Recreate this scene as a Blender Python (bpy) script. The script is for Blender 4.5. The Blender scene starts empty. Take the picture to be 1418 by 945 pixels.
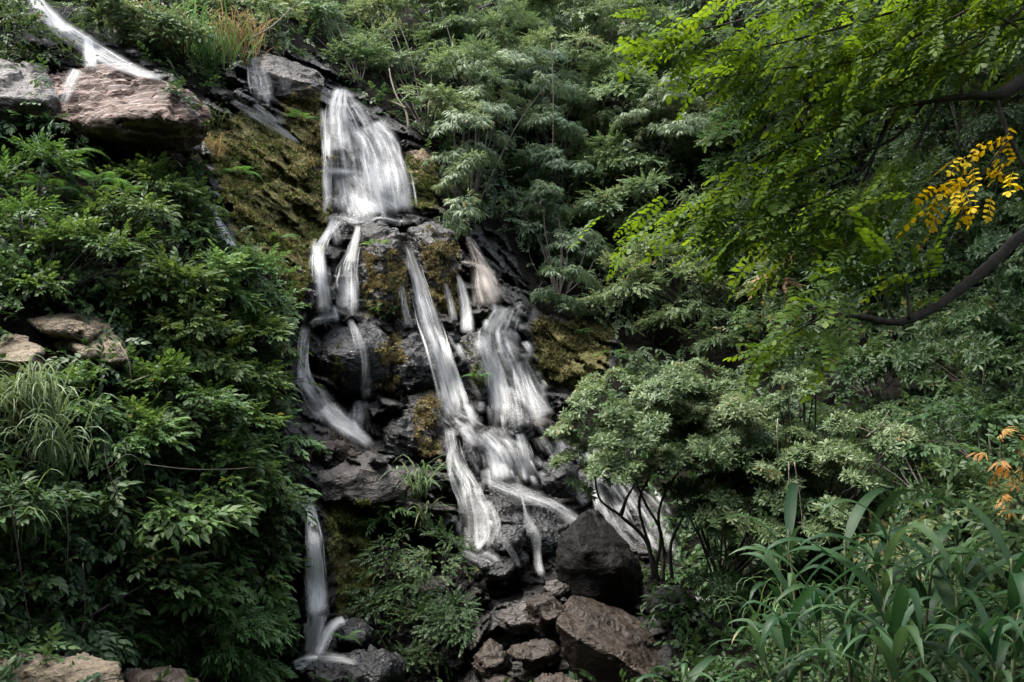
import bpy, bmesh, math, random
import numpy as np
from mathutils import Vector
from mathutils.bvhtree import BVHTree

R = math.radians
rng = np.random.default_rng(7)
random.seed(7)
scn = bpy.context.scene
COL = scn.collection

# ------------------------------------------------------------------ camera
W, H, FPX, PITCH = 1418.0, 945.0, 1362.0, R(6)
CAM = np.array([0.0, 0.0, 3.0])
cam_d = bpy.data.cameras.new('camera')
cam_d.sensor_width = 36.0
cam_d.lens = 36.0 * FPX / W
cam_d.clip_start, cam_d.clip_end = 0.1, 2000
cam = bpy.data.objects.new('camera', cam_d)
COL.objects.link(cam)
cam.location = CAM
cam.rotation_euler = (R(90) + PITCH, 0, 0)
scn.camera = cam

# ------------------------------------------------------------------ sky, sun, exposure
SUN_EL, SUN_AZ = R(66), R(-100)        # azimuth measured from +Y towards +X
world = bpy.data.worlds.new('World')
scn.world = world
world.use_nodes = True
wn = world.node_tree.nodes
sky = wn.new('ShaderNodeTexSky')
sky.sky_type = 'NISHITA'
sky.sun_disc = False
sky.sun_elevation = SUN_EL
sky.sun_rotation = SUN_AZ
sky.air_density = 1.0
sky.dust_density = 3.0
grey = wn.new('ShaderNodeHueSaturation')        # thin overcast: a paler sky
grey.inputs['Saturation'].default_value = .5
world.node_tree.links.new(sky.outputs[0], grey.inputs['Color'])
world.node_tree.links.new(grey.outputs[0], wn['Background'].inputs[0])
wn['Background'].inputs[1].default_value = 0.15
sd = bpy.data.lights.new('sun', 'SUN')
sd.energy = 1.2
sd.angle = R(32)
sd.color = (1.0, 0.94, 0.82)
sun = bpy.data.objects.new('sun', sd)
COL.objects.link(sun)
_s = Vector((math.sin(SUN_AZ) * math.cos(SUN_EL), math.cos(SUN_AZ) * math.cos(SUN_EL), math.sin(SUN_EL)))
sun.rotation_euler = _s.to_track_quat('Z', 'Y').to_euler()
sun.location = (0, 0, 40)
scn.view_settings.view_transform = 'Standard'
scn.view_settings.look = 'None'
scn.view_settings.exposure = 2.5
scn.view_settings.gamma = 1.0
scn.view_settings.use_curve_mapping = False
scn.render.engine = 'CYCLES'
scn.cycles.max_bounces = 8
scn.cycles.diffuse_bounces = 3
scn.cycles.glossy_bounces = 3
scn.cycles.transmission_bounces = 4
scn.cycles.transparent_max_bounces = 24
scn.cycles.caustics_reflective = False
scn.cycles.caustics_refractive = False
scn.cycles.use_denoising = True

# ------------------------------------------------------------------ pixel <-> world
CP, SP = math.cos(PITCH), math.sin(PITCH)


def ray(px, py):
    px = np.asarray(px, float); py = np.asarray(py, float)
    cx = (px - W / 2) / FPX
    cz = (H / 2 - py) / FPX
    return np.stack([cx, CP - SP * cz, SP + CP * cz], -1)


def P(px, py, Y):
    return CAM + ray(px, py) * np.asarray(Y, float)[..., None]


# ------------------------------------------------------------------ noise
def _h(ix, iy, iz, s):
    n = (ix.astype(np.int64) * 73856093) ^ (iy.astype(np.int64) * 19349663) ^ (iz.astype(np.int64) * 83492791) ^ (s * 2654435761)
    n = (n ^ (n >> 13)) * 1274126177
    n = n & 0x7fffffff
    n = (n ^ (n >> 16)) * 668265263
    n = n & 0x7fffffff
    return ((n ^ (n >> 15)) & 0xffffff) / float(0xffffff)


def vnoise(p, s=0):
    f = np.floor(p)
    t = p - f
    t = t * t * (3 - 2 * t)
    i = f.astype(np.int64)
    out = 0
    for dx in (0, 1):
        wx = t[..., 0] if dx else 1 - t[..., 0]
        for dy in (0, 1):
            wy = t[..., 1] if dy else 1 - t[..., 1]
            for dz in (0, 1):
                wz = t[..., 2] if dz else 1 - t[..., 2]
                out = out + wx * wy * wz * _h(i[..., 0] + dx, i[..., 1] + dy, i[..., 2] + dz, s)
    return out


def fbm(p, o=4, s=0):
    a, t, out = 1.0, 0.0, 0
    for k in range(o):
        out = out + a * (vnoise(p * 2.03 ** k + k * 17.3, s + k) - .5)
        t += a
        a *= .5
    return out / t * 2


def facet(p, s=0, g=1.0):
    """blocky relief: each random cell is a tilted plane; second value is the distance to the cell border"""
    f = np.floor(p)
    i = f.astype(np.int64)
    sh = p.shape[:-1]
    d1 = np.full(sh, 9e9); d2 = np.full(sh, 9e9); val = np.zeros(sh)
    for dx in (-1, 0, 1):
        for dy in (-1, 0, 1):
            for dz in (-1, 0, 1):
                a, b, c = i[..., 0] + dx, i[..., 1] + dy, i[..., 2] + dz
                q = np.stack([a + _h(a, b, c, s + 1), b + _h(a, b, c, s + 2), c + _h(a, b, c, s + 3)], -1)
                r = p - q
                d = (r * r).sum(-1)
                v = _h(a, b, c, s + 4) - .5
                v = v + g * (r[..., 0] * (_h(a, b, c, s + 5) - .5) + r[..., 1] * (_h(a, b, c, s + 6) - .5) + r[..., 2] * (_h(a, b, c, s + 7) - .5))
                m = d < d1
                d2 = np.where(m, d1, np.minimum(d2, d))
                val = np.where(m, v, val)
                d1 = np.where(m, d, d1)
    return val, np.sqrt(d2) - np.sqrt(d1)


def sdpoly(x, y, poly):
    """signed pixel distance, positive inside"""
    d = np.full(x.shape, 1e18)
    ins = np.zeros(x.shape, bool)
    n = len(poly)
    for k in range(n):
        x0, y0 = poly[k]; x1, y1 = poly[(k + 1) % n]
        ex, ey = x1 - x0, y1 - y0
        t = np.clip(((x - x0) * ex + (y - y0) * ey) / (ex * ex + ey * ey + 1e-9), 0, 1)
        d = np.minimum(d, (x - x0 - t * ex) ** 2 + (y - y0 - t * ey) ** 2)
        if y0 != y1:
            c = ((y0 > y) != (y1 > y)) & (x < ex * (y - y0) / ey + x0)
            ins ^= c
    return np.where(ins, 1, -1) * np.sqrt(d)


def sstep(a, b, x):
    t = np.clip((x - a) / (b - a), 0, 1)
    return t * t * (3 - 2 * t)


# ------------------------------------------------------------------ object helpers
def tag(o, label=None, cat=None, group=None, kind=None):
    if label: o['label'] = label
    if cat: o['category'] = cat
    if group: o['group'] = group
    if kind: o['kind'] = kind
    return o


def empty(name, loc):
    o = bpy.data.objects.new(name, None)
    COL.objects.link(o)
    o.location = loc
    o.empty_display_size = .2
    return o


def mesh_obj(name, V, F, mat, parent=None, attrs=None, smooth=True, origin=None):
    """V (n,3) world coordinates, F (m,3) or (m,4)"""
    V = np.asarray(V, np.float32)
    F = np.asarray(F, np.int32)
    off = np.zeros(3)
    if parent is not None:
        off = np.array(parent.location)
    elif origin is not None:
        off = np.asarray(origin, float)
    me = bpy.data.meshes.new(name)
    me.vertices.add(len(V))
    me.vertices.foreach_set('co', (V - off).astype(np.float32).ravel())
    k = F.shape[1]
    me.loops.add(F.size)
    me.loops.foreach_set('vertex_index', F.ravel())
    me.polygons.add(len(F))
    me.polygons.foreach_set('loop_start', np.arange(0, F.size, k, dtype=np.int32))
    me.polygons.foreach_set('loop_total', np.full(len(F), k, np.int32))
    me.polygons.foreach_set('use_smooth', np.full(len(F), smooth, bool))
    for nm, (dom, arr) in (attrs or {}).items():
        if nm == 'UVMap':
            uv = me.uv_layers.new(name='UVMap')
            uv.data.foreach_set('uv', np.asarray(arr, np.float32)[F.ravel()].ravel())
        else:
            a = me.attributes.new(nm, 'FLOAT', dom)
            a.data.foreach_set('value', np.asarray(arr, np.float32))
    me.update()
    me.validate()
    if mat: me.materials.append(mat)
    o = bpy.data.objects.new(name, me)
    COL.objects.link(o)
    if parent is not None:
        o.parent = parent
    else:
        o.location = off
    return o


class Acc:
    def __init__(s):
        s.V, s.F, s.A, s.n = [], [], [], 0

    def add(s, V, F, a):
        s.V.append(V); s.F.append(F + s.n); s.A.append(a); s.n += len(V)

    def build(s, name, mat, parent=None, origin=None, smooth=True):
        if not s.V: return None
        return mesh_obj(name, np.concatenate(s.V), np.concatenate(s.F), mat, parent,
                        {'rnd': ('POINT', np.concatenate(s.A))}, smooth, origin)


def norm(a):
    return a / (np.linalg.norm(a, axis=-1, keepdims=True) + 1e-9)


def tube(acc, pts, rad, n=6, a=.5):
    pts = np.asarray(pts, float)
    m = len(pts)
    rad = np.broadcast_to(np.asarray(rad, float), (m,))
    T = norm(np.gradient(pts, axis=0))
    ref = np.array([.31, .2, .93]) if abs(T[0, 2]) < .9 else np.array([1., .1, 0])
    X = norm(np.cross(T, ref)); Y = np.cross(T, X)
    th = np.arange(n) / n * 2 * np.pi
    V = pts[:, None] + rad[:, None, None] * (np.cos(th)[None, :, None] * X[:, None] + np.sin(th)[None, :, None] * Y[:, None])
    V = V.reshape(-1, 3)
    F = []
    for i in range(m - 1):
        for j in range(n):
            p, q = i * n + j, i * n + (j + 1) % n
            F += [(p, q, q + n), (p, q + n, p + n)]
    V = np.vstack([V, pts[:1], pts[-1:]])
    for j in range(n):
        F += [(m * n, (j + 1) % n, j), (m * n + 1, (m - 1) * n + j, (m - 1) * n + (j + 1) % n)]
    acc.add(V, np.array(F, np.int32), np.full(len(V), a))


def curve(pts, k=8):
    """Catmull-Rom through pts (any number of columns)"""
    p = np.asarray(pts, float)
    if len(p) < 3:
        t = np.linspace(0, 1, k * 2)[:, None]
        return p[0] * (1 - t) + p[-1] * t
    q = np.vstack([2 * p[0] - p[1], p, 2 * p[-1] - p[-2]])
    out = []
    for i in range(1, len(q) - 2):
        t = np.linspace(0, 1, k, endpoint=False)[:, None]
        a, b, c, d = q[i - 1], q[i], q[i + 1], q[i + 2]
        out.append(.5 * (2 * b + (c - a) * t + (2 * a - 5 * b + 4 * c - d) * t ** 2 + (3 * b - a - 3 * c + d) * t ** 3))
    out.append(p[-1:])
    return np.vstack(out)


# ------------------------------------------------------------------ materials
class NT:
    def __init__(s, name):
        s.m = bpy.data.materials.new(name)
        s.m.use_nodes = True
        s.t = s.m.node_tree
        s.t.nodes.clear()
        s.out = s.t.nodes.new('ShaderNodeOutputMaterial')

    def n(s, typ, **kw):
        nd = s.t.nodes.new(typ)
        for k, v in kw.items():
            if k.startswith('_'):
                nd.inputs[int(k[1:])].default_value = v
            elif hasattr(nd, k):
                setattr(nd, k, v)
            else:
                nd.inputs[k.replace('__', ' ')].default_value = v
        return nd

    def l(s, a, b, o=0):
        s.t.links.new(a.outputs[o] if hasattr(a, 'outputs') else a, b)

    def math(s, op, a, b=None):
        nd = s.t.nodes.new('ShaderNodeMath'); nd.operation = op
        for i, v in enumerate((a, b)):
            if v is None: continue
            if isinstance(v, (int, float)): nd.inputs[i].default_value = v
            else: s.l(v, nd.inputs[i])
        return nd.outputs[0]

    def ramp(s, fac, stops, interp='LINEAR'):
        nd = s.t.nodes.new('ShaderNodeValToRGB')
        nd.color_ramp.interpolation = interp
        el = nd.color_ramp.elements
        while len(el) > 1: el.remove(el[-1])
        for i, (p, c) in enumerate(stops):
            e = el[0] if i == 0 else el.new(p)
            e.position = p
            e.color = (*c, 1) if hasattr(c, '__len__') else (c, c, c, 1)
        s.l(fac, nd.inputs[0])
        return nd.outputs[0]

    def mix(s, f, a, b):
        nd = s.t.nodes.new('ShaderNodeMix'); nd.data_type = 'RGBA'
        for v, i in ((f, 0), (a, 6), (b, 7)):
            if isinstance(v, (int, float)): nd.inputs[i].default_value = v
            elif isinstance(v, tuple): nd.inputs[i].default_value = (*v, 1)
            else: s.l(v, nd.inputs[i])
        return nd.outputs[2]

    def noise(s, vec, scale, detail=6, rough=.6, dist=0.):
        nd = s.n('ShaderNodeTexNoise')
        nd.inputs['Scale'].default_value = scale
        nd.inputs['Detail'].default_value = detail
        nd.inputs['Roughness'].default_value = rough
        nd.inputs['Distortion'].default_value = dist
        if vec is not None: s.l(vec, nd.inputs['Vector'])
        return nd.outputs[0]


def leaf_mat(name, dark, mid, light, accent=None, acc_at=.97, rough=.38, trans=.3, tcol=None):
    t = NT(name)
    at = t.n('ShaderNodeAttribute', attribute_name='rnd')
    oi = t.n('ShaderNodeObjectInfo')
    stops = [(0, dark), (.5, mid), (.9, light)]
    if accent is not None: stops += [(acc_at, light), (min(1, acc_at + .01), accent)]
    c = t.ramp(at.outputs['Fac'], stops)
    geo = t.n('ShaderNodeTexCoord')
    blot = t.noise(geo.outputs['Object'], 9.0, 3)
    hsv = t.n('ShaderNodeHueSaturation')
    t.l(c, hsv.inputs['Color'])
    t.l(t.math('ADD', t.math('MULTIPLY', oi.outputs['Random'], .03), .485), hsv.inputs['Hue'])
    t.l(t.math('ADD', t.math('MULTIPLY', blot, .5), .72), hsv.inputs['Value'])
    hsv.inputs['Saturation'].default_value = 1.0
    pr = t.n('ShaderNodeBsdfPrincipled')
    t.l(hsv.outputs[0], pr.inputs['Base Color'])
    pr.inputs['Roughness'].default_value = rough + .1
    pr.inputs['Specular IOR Level'].default_value = .27
    tr = t.n('ShaderNodeBsdfTranslucent')
    tc = t.n('ShaderNodeHueSaturation')
    t.l(hsv.outputs[0], tc.inputs['Color'])
    tc.inputs['Hue'].default_value = .475
    tc.inputs['Saturation'].default_value = 1.15
    tc.inputs['Value'].default_value = 1.5
    t.l(tc.outputs[0], tr.inputs['Color'])
    mx = t.n('ShaderNodeMixShader', _0=trans)
    t.l(pr, mx.inputs[1]); t.l(tr, mx.inputs[2])
    t.l(mx, t.out.inputs[0])
    return t.m


M = {}
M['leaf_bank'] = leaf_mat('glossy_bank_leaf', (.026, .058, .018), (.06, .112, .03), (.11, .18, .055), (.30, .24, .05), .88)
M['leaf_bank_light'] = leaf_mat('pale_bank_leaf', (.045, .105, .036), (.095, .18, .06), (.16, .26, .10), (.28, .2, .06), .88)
M['leaf_shrub'] = leaf_mat('grey_green_shrub_leaf', (.046, .085, .036), (.094, .148, .064), (.175, .23, .118), (.26, .20, .08), .9, rough=.33)
M['leaf_far'] = leaf_mat('far_tree_leaf', (.055, .10, .045), (.105, .165, .07), (.18, .24, .11), (.24, .20, .10), .9, rough=.4)
M['leaf_bamboo'] = leaf_mat('drooping_leaf', (.055, .095, .05), (.11, .165, .085), (.19, .25, .14), (.30, .24, .13), .9, rough=.34)
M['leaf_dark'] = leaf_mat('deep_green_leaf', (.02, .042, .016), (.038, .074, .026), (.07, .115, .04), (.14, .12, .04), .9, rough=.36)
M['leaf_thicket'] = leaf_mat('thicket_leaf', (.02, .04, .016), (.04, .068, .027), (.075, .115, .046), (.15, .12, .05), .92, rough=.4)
M['leaf_canopy'] = leaf_mat('thin_canopy_leaf', (.028, .078, .014), (.062, .135, .022), (.125, .215, .036), (.45, .33, .02), .93, rough=.4, trans=.5)
M['leaf_yellow'] = leaf_mat('yellow_leaf', (.5, .36, .01), (.72, .52, .012), (.8, .62, .03), None, rough=.5, trans=.45)
M['leaf_dry'] = leaf_mat('dead_leaf', (.10, .07, .035), (.20, .14, .07), (.30, .22, .12), None, rough=.6, trans=.25)
M['leaf_orange'] = leaf_mat('orange_leaf', (.22, .11, .035), (.34, .18, .05), (.42, .28, .09), None, rough=.5, trans=.4)
M['leaf_fern'] = leaf_mat('fern_leaf', (.04, .11, .03), (.075, .17, .045), (.12, .23, .06), None, rough=.45, trans=.35)
M['blade'] = leaf_mat('grass_blade', (.035, .085, .03), (.07, .14, .05), (.13, .21, .085), (.33, .27, .14), .95, rough=.4, trans=.3)
M['blade_reed'] = leaf_mat('reed_blade', (.012, .04, .016), (.027, .068, .026), (.062, .12, .05), (.26, .21, .10), .90, rough=.4, trans=.3)
M['blade_pale'] = leaf_mat('pale_grass_blade', (.06, .105, .045), (.12, .175, .085), (.2, .26, .145), (.33, .27, .14), .97, rough=.4, trans=.3)
M['blade_dry'] = leaf_mat('dry_grass_blade', (.10, .09, .035), (.20, .165, .075), (.32, .26, .13), None, rough=.6, trans=.25)
M['moss'] = leaf_mat('moss', (.075, .066, .028), (.17, .15, .06), (.30, .265, .11), (.22, .14, .08), .9, rough=.8, trans=.15)
M['moss_shaded'] = leaf_mat('shade_darkened_moss', (.03, .03, .010), (.058, .055, .018), (.10, .10, .03), (.12, .06, .03), .88, rough=.8, trans=.15)  # brown green moss, its colour darkened to stand in for shade on the bank
M['moss_green'] = leaf_mat('green_moss', (.045, .065, .016), (.10, .12, .03), (.18, .20, .06), None, rough=.8, trans=.15)


def bark_mat(name, c1, c2):
    t = NT(name)
    tc = t.n('ShaderNodeTexCoord')
    nz = t.noise(tc.outputs['Object'], 14, 5)
    pr = t.n('ShaderNodeBsdfPrincipled', Roughness=.85)
    t.l(t.ramp(nz, [(.3, c1), (.7, c2)]), pr.inputs['Base Color'])
    b = t.n('ShaderNodeBump', Strength=.5, Distance=.02)
    t.l(t.noise(tc.outputs['Object'], 40, 4), b.inputs['Height'])
    t.l(b, pr.inputs['Normal'])
    t.l(pr, t.out.inputs[0])
    return t.m


M['bark'] = bark_mat('bark', (.012, .010, .008), (.04, .032, .024))
M['bark_pale'] = bark_mat('pale_bark', (.10, .085, .06), (.22, .19, .14))
M['stem_green'] = bark_mat('green_stem', (.06, .08, .03), (.13, .15, .06))


def rock_mat(name, cols, rough=(.35, .7), bump=.5, veins=None, moss=None, attr=False, spec=.5, scale=1.0):
    t = NT(name)
    tc = t.n('ShaderNodeTexCoord')
    geo = t.n('ShaderNodeNewGeometry')
    vec = geo.outputs['Position']
    mp = t.n('ShaderNodeMapping')
    mp.inputs['Scale'].default_value = (1 * scale, 1 * scale, 1.7 * scale)
    mp.inputs['Rotation'].default_value = (.2, .35, .1)
    t.l(vec, mp.inputs['Vector'])
    n1 = t.noise(mp.outputs[0], 1.1, 8, .62, .6)
    n2 = t.noise(mp.outputs[0], 7.0, 8, .65)
    n3 = t.noise(mp.outputs[0], 34.0, 5, .6)
    c = t.ramp(n1, [(.28, cols[0]), (.5, cols[1]), (.72, cols[2])])
    c2 = t.ramp(n2, [(.3, cols[0]), (.55, cols[1]), (.75, cols[2])])
    c = t.mix(.5, c, c2)
    sp = t.ramp(n3, [(.35, .62), (.6, 1.12)])
    mm = t.n('ShaderNodeMix', data_type='RGBA', blend_type='MULTIPLY')
    mm.inputs[0].default_value = .8
    t.l(c, mm.inputs[6]); t.l(sp, mm.inputs[7])
    c = mm.outputs[2]
    # cracks
    vo = t.n('ShaderNodeTexVoronoi', feature='DISTANCE_TO_EDGE')
    wv = t.n('ShaderNodeMixRGB')
    wv.inputs[0].default_value = .25
    nzc = t.n('ShaderNodeTexNoise'); nzc.inputs['Scale'].default_value = 2.5; nzc.inputs['Detail'].default_value = 5
    t.l(mp.outputs[0], nzc.inputs['Vector'])
    t.l(mp.outputs[0], wv.inputs[1]); t.l(nzc.outputs[1], wv.inputs[2])
    t.l(wv.outputs[0], vo.inputs['Vector'])
    vo.inputs['Scale'].default_value = 3.2
    crack = t.ramp(vo.outputs['Distance'], [(0.0, .0), (.035, 1.0)])
    crack = t.math('MAXIMUM', crack, t.ramp(n1, [(.42, 0.), (.56, 1.)]))
    c = t.mix(crack, t.mix(.75, c, (.012, .011, .010)), c)
    if veins is not None:
        wf = t.n('ShaderNodeTexWave', wave_type='BANDS', bands_direction='Z')
        wf.inputs['Scale'].default_value = 1.4
        wf.inputs['Distortion'].default_value = 9.0
        wf.inputs['Detail'].default_value = 4
        wf.inputs['Detail Scale'].default_value = 1.2
        t.l(mp.outputs[0], wf.inputs['Vector'])
        vm = t.ramp(wf.outputs['Fac'], [(.62, 0.), (.95, .75)])
        c = t.mix(vm, c, veins)
    rgh = t.n('ShaderNodeMapRange')
    t.l(n2, rgh.inputs[0])
    rgh.inputs[1].default_value, rgh.inputs[2].default_value = .3, .7
    rgh.inputs[3].default_value, rgh.inputs[4].default_value = rough
    rv = rgh.outputs[0]
    if attr:
        # the hillside: dark soil and litter, wet rock, moss, each where it lies
        a_r = t.n('ShaderNodeAttribute', attribute_name='rock')
        a_m = t.n('ShaderNodeAttribute', attribute_name='moss')
        soil = t.ramp(n2, [(.3, (.003, .003, .002)), (.55, (.006, .0055, .004)), (.75, (.013, .011, .007))])
        rf = t.math('ADD', a_r.outputs['Fac'], t.math('MULTIPLY', t.math('SUBTRACT', n1, .5), .8))
        rf = t.ramp(rf, [(.42, 0.), (.58, 1.)])
        c = t.mix(rf, soil, c)
        rv = t.math('ADD', t.math('MULTIPLY', rv, rf), t.math('MULTIPLY', t.math('SUBTRACT', 1.0, rf), .9))
        mf = t.math('ADD', a_m.outputs['Fac'], t.math('MULTIPLY', t.math('SUBTRACT', n2, .5), 1.5))
        mf = t.ramp(mf, [(.45, 0.), (.62, 1.)])
        mcol = t.ramp(n3, [(.3, (.035, .033, .014)), (.5, (.11, .10, .04)), (.7, (.22, .19, .09))])
        c = t.mix(mf, c, mcol)
        rv = t.math('ADD', t.math('MULTIPLY', rv, t.math('SUBTRACT', 1.0, mf)), t.math('MULTIPLY', mf, .9))
    if moss is not None:
        up = t.n('ShaderNodeSeparateXYZ')
        t.l(geo.outputs['Normal'], up.inputs[0])
        mf = t.math('ADD', t.math('MULTIPLY', up.outputs[2], .35), t.math('MULTIPLY', t.math('SUBTRACT', n2, .5), 2.2))
        mf = t.math('ADD', mf, t.math('MULTIPLY', t.math('SUBTRACT', n1, .5), 1.4))
        mf = t.ramp(mf, [(moss, 0.), (moss + .22, 1.)])
        mcol = t.ramp(n3, [(.3, (.03, .04, .01)), (.5, (.07, .08, .018)), (.7, (.13, .125, .03))])
        c = t.mix(mf, c, mcol)
        rv = t.math('ADD', t.math('MULTIPLY', rv, t.math('SUBTRACT', 1.0, mf)), t.math('MULTIPLY', mf, .9))
    pr = t.n('ShaderNodeBsdfPrincipled')
    t.l(c, pr.inputs['Base Color'])
    t.l(rv, pr.inputs['Roughness'])
    pr.inputs['Specular IOR Level'].default_value = spec
    if attr:
        dry = t.math('MAXIMUM', t.math('SUBTRACT', 1.0, rf), mf)
        t.l(t.math('SUBTRACT', .5, t.math('MULTIPLY', dry, .44)), pr.inputs['Specular IOR Level'])
    hh = t.math('ADD', t.math('MULTIPLY', n2, .7), t.math('MULTIPLY', n3, .35))
    chip = t.n('ShaderNodeTexVoronoi', feature='F1')
    chip.inputs['Scale'].default_value = 8.0
    t.l(wv.outputs[0], chip.inputs['Vector'])
    hh = t.math('ADD', hh, t.math('MULTIPLY', crack, .25))
    hh = t.math('ADD', hh, t.math('MULTIPLY', chip.outputs['Distance'], .8))
    chip2 = t.n('ShaderNodeTexVoronoi', feature='F1')
    chip2.inputs['Scale'].default_value = 22.0
    t.l(wv.outputs[0], chip2.inputs['Vector'])
    hh = t.math('ADD', hh, t.math('MULTIPLY', chip2.outputs['Distance'], .35))
    b = t.n('ShaderNodeBump', Strength=bump, Distance=.06)
    t.l(hh, b.inputs['Height'])
    t.l(b, pr.inputs['Normal'])
    t.l(pr, t.out.inputs[0])
    return t.m


M['hill'] = rock_mat('wet_cliff_rock', ((.007, .007, .007), (.022, .020, .018), (.07, .06, .05)), (.16, .6), 1.0, attr=True)
M['wet'] = rock_mat('dark_wet_rock', ((.006, .006, .007), (.018, .018, .019), (.06, .06, .06)), (.14, .5), 1.0)
M['wet_moss'] = rock_mat('mossy_wet_rock', ((.007, .007, .007), (.022, .020, .018), (.07, .062, .055)), (.16, .55), 1.0, moss=.42)
M['brown'] = rock_mat('brown_rock', ((.018, .010, .008), (.066, .038, .027), (.14, .088, .066)), (.45, .8), .9, veins=(.21, .155, .13), spec=.28)
M['tan'] = rock_mat('tan_rock', ((.05, .038, .024), (.15, .12, .082), (.29, .24, .18)), (.6, .9), 1.0, spec=.28)
M['grey'] = rock_mat('grey_brown_rock', ((.02, .017, .015), (.07, .06, .052), (.19, .165, .145)), (.35, .75), 1.0)
M['red'] = rock_mat('reddish_brown_rock', ((.011, .008, .006), (.038, .028, .021), (.10, .074, .055)), (.35, .7), .7, spec=.28)
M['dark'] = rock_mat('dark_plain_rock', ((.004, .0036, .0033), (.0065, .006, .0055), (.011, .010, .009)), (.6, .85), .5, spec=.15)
M['rust'] = rock_mat('rusty_mossy_rock', ((.05, .03, .015), (.14, .085, .045), (.22, .15, .09)), (.5, .8), .7, moss=.36)


def water_mat(name, lo, hi, tint=(.74, .75, .75), freq=60., thr=.5):
    """silky falling water: white strands that thin out between one another"""
    t = NT(name)
    uv = t.n('ShaderNodeUVMap', uv_map='UVMap')
    dn = t.n('ShaderNodeAttribute', attribute_name='rnd')
    m1 = t.n('ShaderNodeMapping'); m1.inputs['Scale'].default_value = (freq, .55, 1)
    m2 = t.n('ShaderNodeMapping'); m2.inputs['Scale'].default_value = (freq * .28, .35, 1)
    m3 = t.n('ShaderNodeMapping'); m3.inputs['Scale'].default_value = (5.0, 2.2, 1)
    for m in (m1, m2, m3): t.l(uv.outputs[0], m.inputs['Vector'])
    a = t.noise(m1.outputs[0], 1, 4, .6, .3)
    b = t.noise(m2.outputs[0], 1, 3, .55, .4)
    d = t.noise(m3.outputs[0], 1, 4, .6, .2)
    s = t.math('ADD', t.math('MULTIPLY', a, .26), t.math('ADD', t.math('MULTIPLY', b, .32), t.math('MULTIPLY', d, .42)))
    s = t.math('ADD', t.math('MULTIPLY', s, 1.5), t.math('SUBTRACT', dn.outputs['Fac'], thr + .27))
    al = t.n('ShaderNodeMapRange', interpolation_type='SMOOTHSTEP')
    t.l(s, al.inputs[0])
    al.inputs[1].default_value, al.inputs[2].default_value = .15, 1.05
    al.inputs[3].default_value, al.inputs[4].default_value = lo, hi
    df = t.n('ShaderNodeBsdfDiffuse'); df.inputs[0].default_value = (*tint, 1)
    tr = t.n('ShaderNodeBsdfTranslucent'); tr.inputs[0].default_value = (*tint, 1)
    mx = t.n('ShaderNodeMixShader', _0=.3)
    t.l(df, mx.inputs[1]); t.l(tr, mx.inputs[2])
    tp = t.n('ShaderNodeBsdfTransparent')
    m = t.n('ShaderNodeMixShader')
    th = t.n('ShaderNodeAttribute', attribute_name='thin')
    t.l(t.math('MULTIPLY', al.outputs[0], th.outputs['Fac']), m.inputs[0]); t.l(tp, m.inputs[1]); t.l(mx, m.inputs[2])
    t.l(m, t.out.inputs[0])
    return t.m


M['water'] = water_mat('white_falling_water', .0, .92)
M['water_thin'] = water_mat('thin_falling_water', .0, .75)
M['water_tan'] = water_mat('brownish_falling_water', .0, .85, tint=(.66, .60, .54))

# ------------------------------------------------------------------ terrain: depth control points (pixel x, pixel y, metres)
CT = [(-300, 945, 6), (0, 945, 8), (0, 700, 9.2), (0, 480, 11), (0, 300, 12.5), (0, 190, 14.6), (0, 80, 16.0), (0, -50, 18.5),
      (200, 945, 10), (200, 700, 10.5), (200, 480, 12), (200, 300, 13.6), (200, 215, 15.6), (200, 120, 17), (150, 50, 18.5), (200, -50, 22),
      (380, 945, 12.3), (380, 700, 12.6), (380, 560, 14), (380, 400, 15.5), (380, 250, 18), (380, 120, 20.5), (380, 0, 25),
      (440, 915, 12.8), (440, 700, 13.5), (480, 610, 14.8), (480, 540, 16.4), (480, 440, 16.9), (480, 330, 18.3), (480, 300, 19.6),
      (500, 200, 21.0), (470, 125, 22.4), (520, 60, 28), (520, -50, 34),
      (620, 900, 12.5), (620, 760, 14), (620, 600, 16), (600, 450, 18), (580, 310, 19.8), (600, 200, 22.8), (620, 60, 28),
      (720, 900, 11.5), (720, 760, 14), (720, 600, 16.5), (700, 430, 19), (680, 330, 21.8), (755, 370, 24.5), (775, 430, 22), (720, 200, 27.5), (720, 0, 34),
      (820, 930, 10.8), (850, 780, 13.5), (850, 650, 16), (820, 500, 20.5), (850, 350, 26.5), (850, 200, 29.5), (850, 0, 35),
      (1000, 945, 9.5), (1000, 800, 12.8), (1000, 650, 16.5), (1000, 500, 21.5), (1000, 300, 25.5), (1000, 0, 31),
      (1200, 945, 7), (1200, 700, 12.5), (1200, 500, 18.5), (1200, 300, 22.5), (1200, 0, 28),
      (1418, 945, 5.5), (1418, 700, 10), (1418, 500, 15), (1418, 200, 19.5), (1418, 0, 24),
      (1900, 700, 7), (1900, 200, 12), (-500, 500, 8), (-500, 100, 12), (700, -400, 55), (0, -400, 40), (1400, -400, 42),
      (700, 1300, 6.5), (0, 1300, 5), (1400, 1300, 3.8), (2400, 500, 5.5), (-1000, 500, 5.5)]
CT = np.array(CT, float)


def tps_fit(c):
    p = c[:, :2] / 500.0
    n = len(p)
    r2 = ((p[:, None] - p[None]) ** 2).sum(-1)
    K = .5 * r2 * np.log(r2 + 1e-12)
    K += np.eye(n) * .004
    A = np.zeros((n + 3, n + 3))
    A[:n, :n] = K
    A[:n, n] = 1; A[:n, n + 1:] = p
    A[n, :n] = 1; A[n + 1:, :n] = p.T
    b = np.zeros(n + 3); b[:n] = np.log(c[:, 2])
    return p, np.linalg.solve(A, b)


_tp, _tw = tps_fit(CT)


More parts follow.
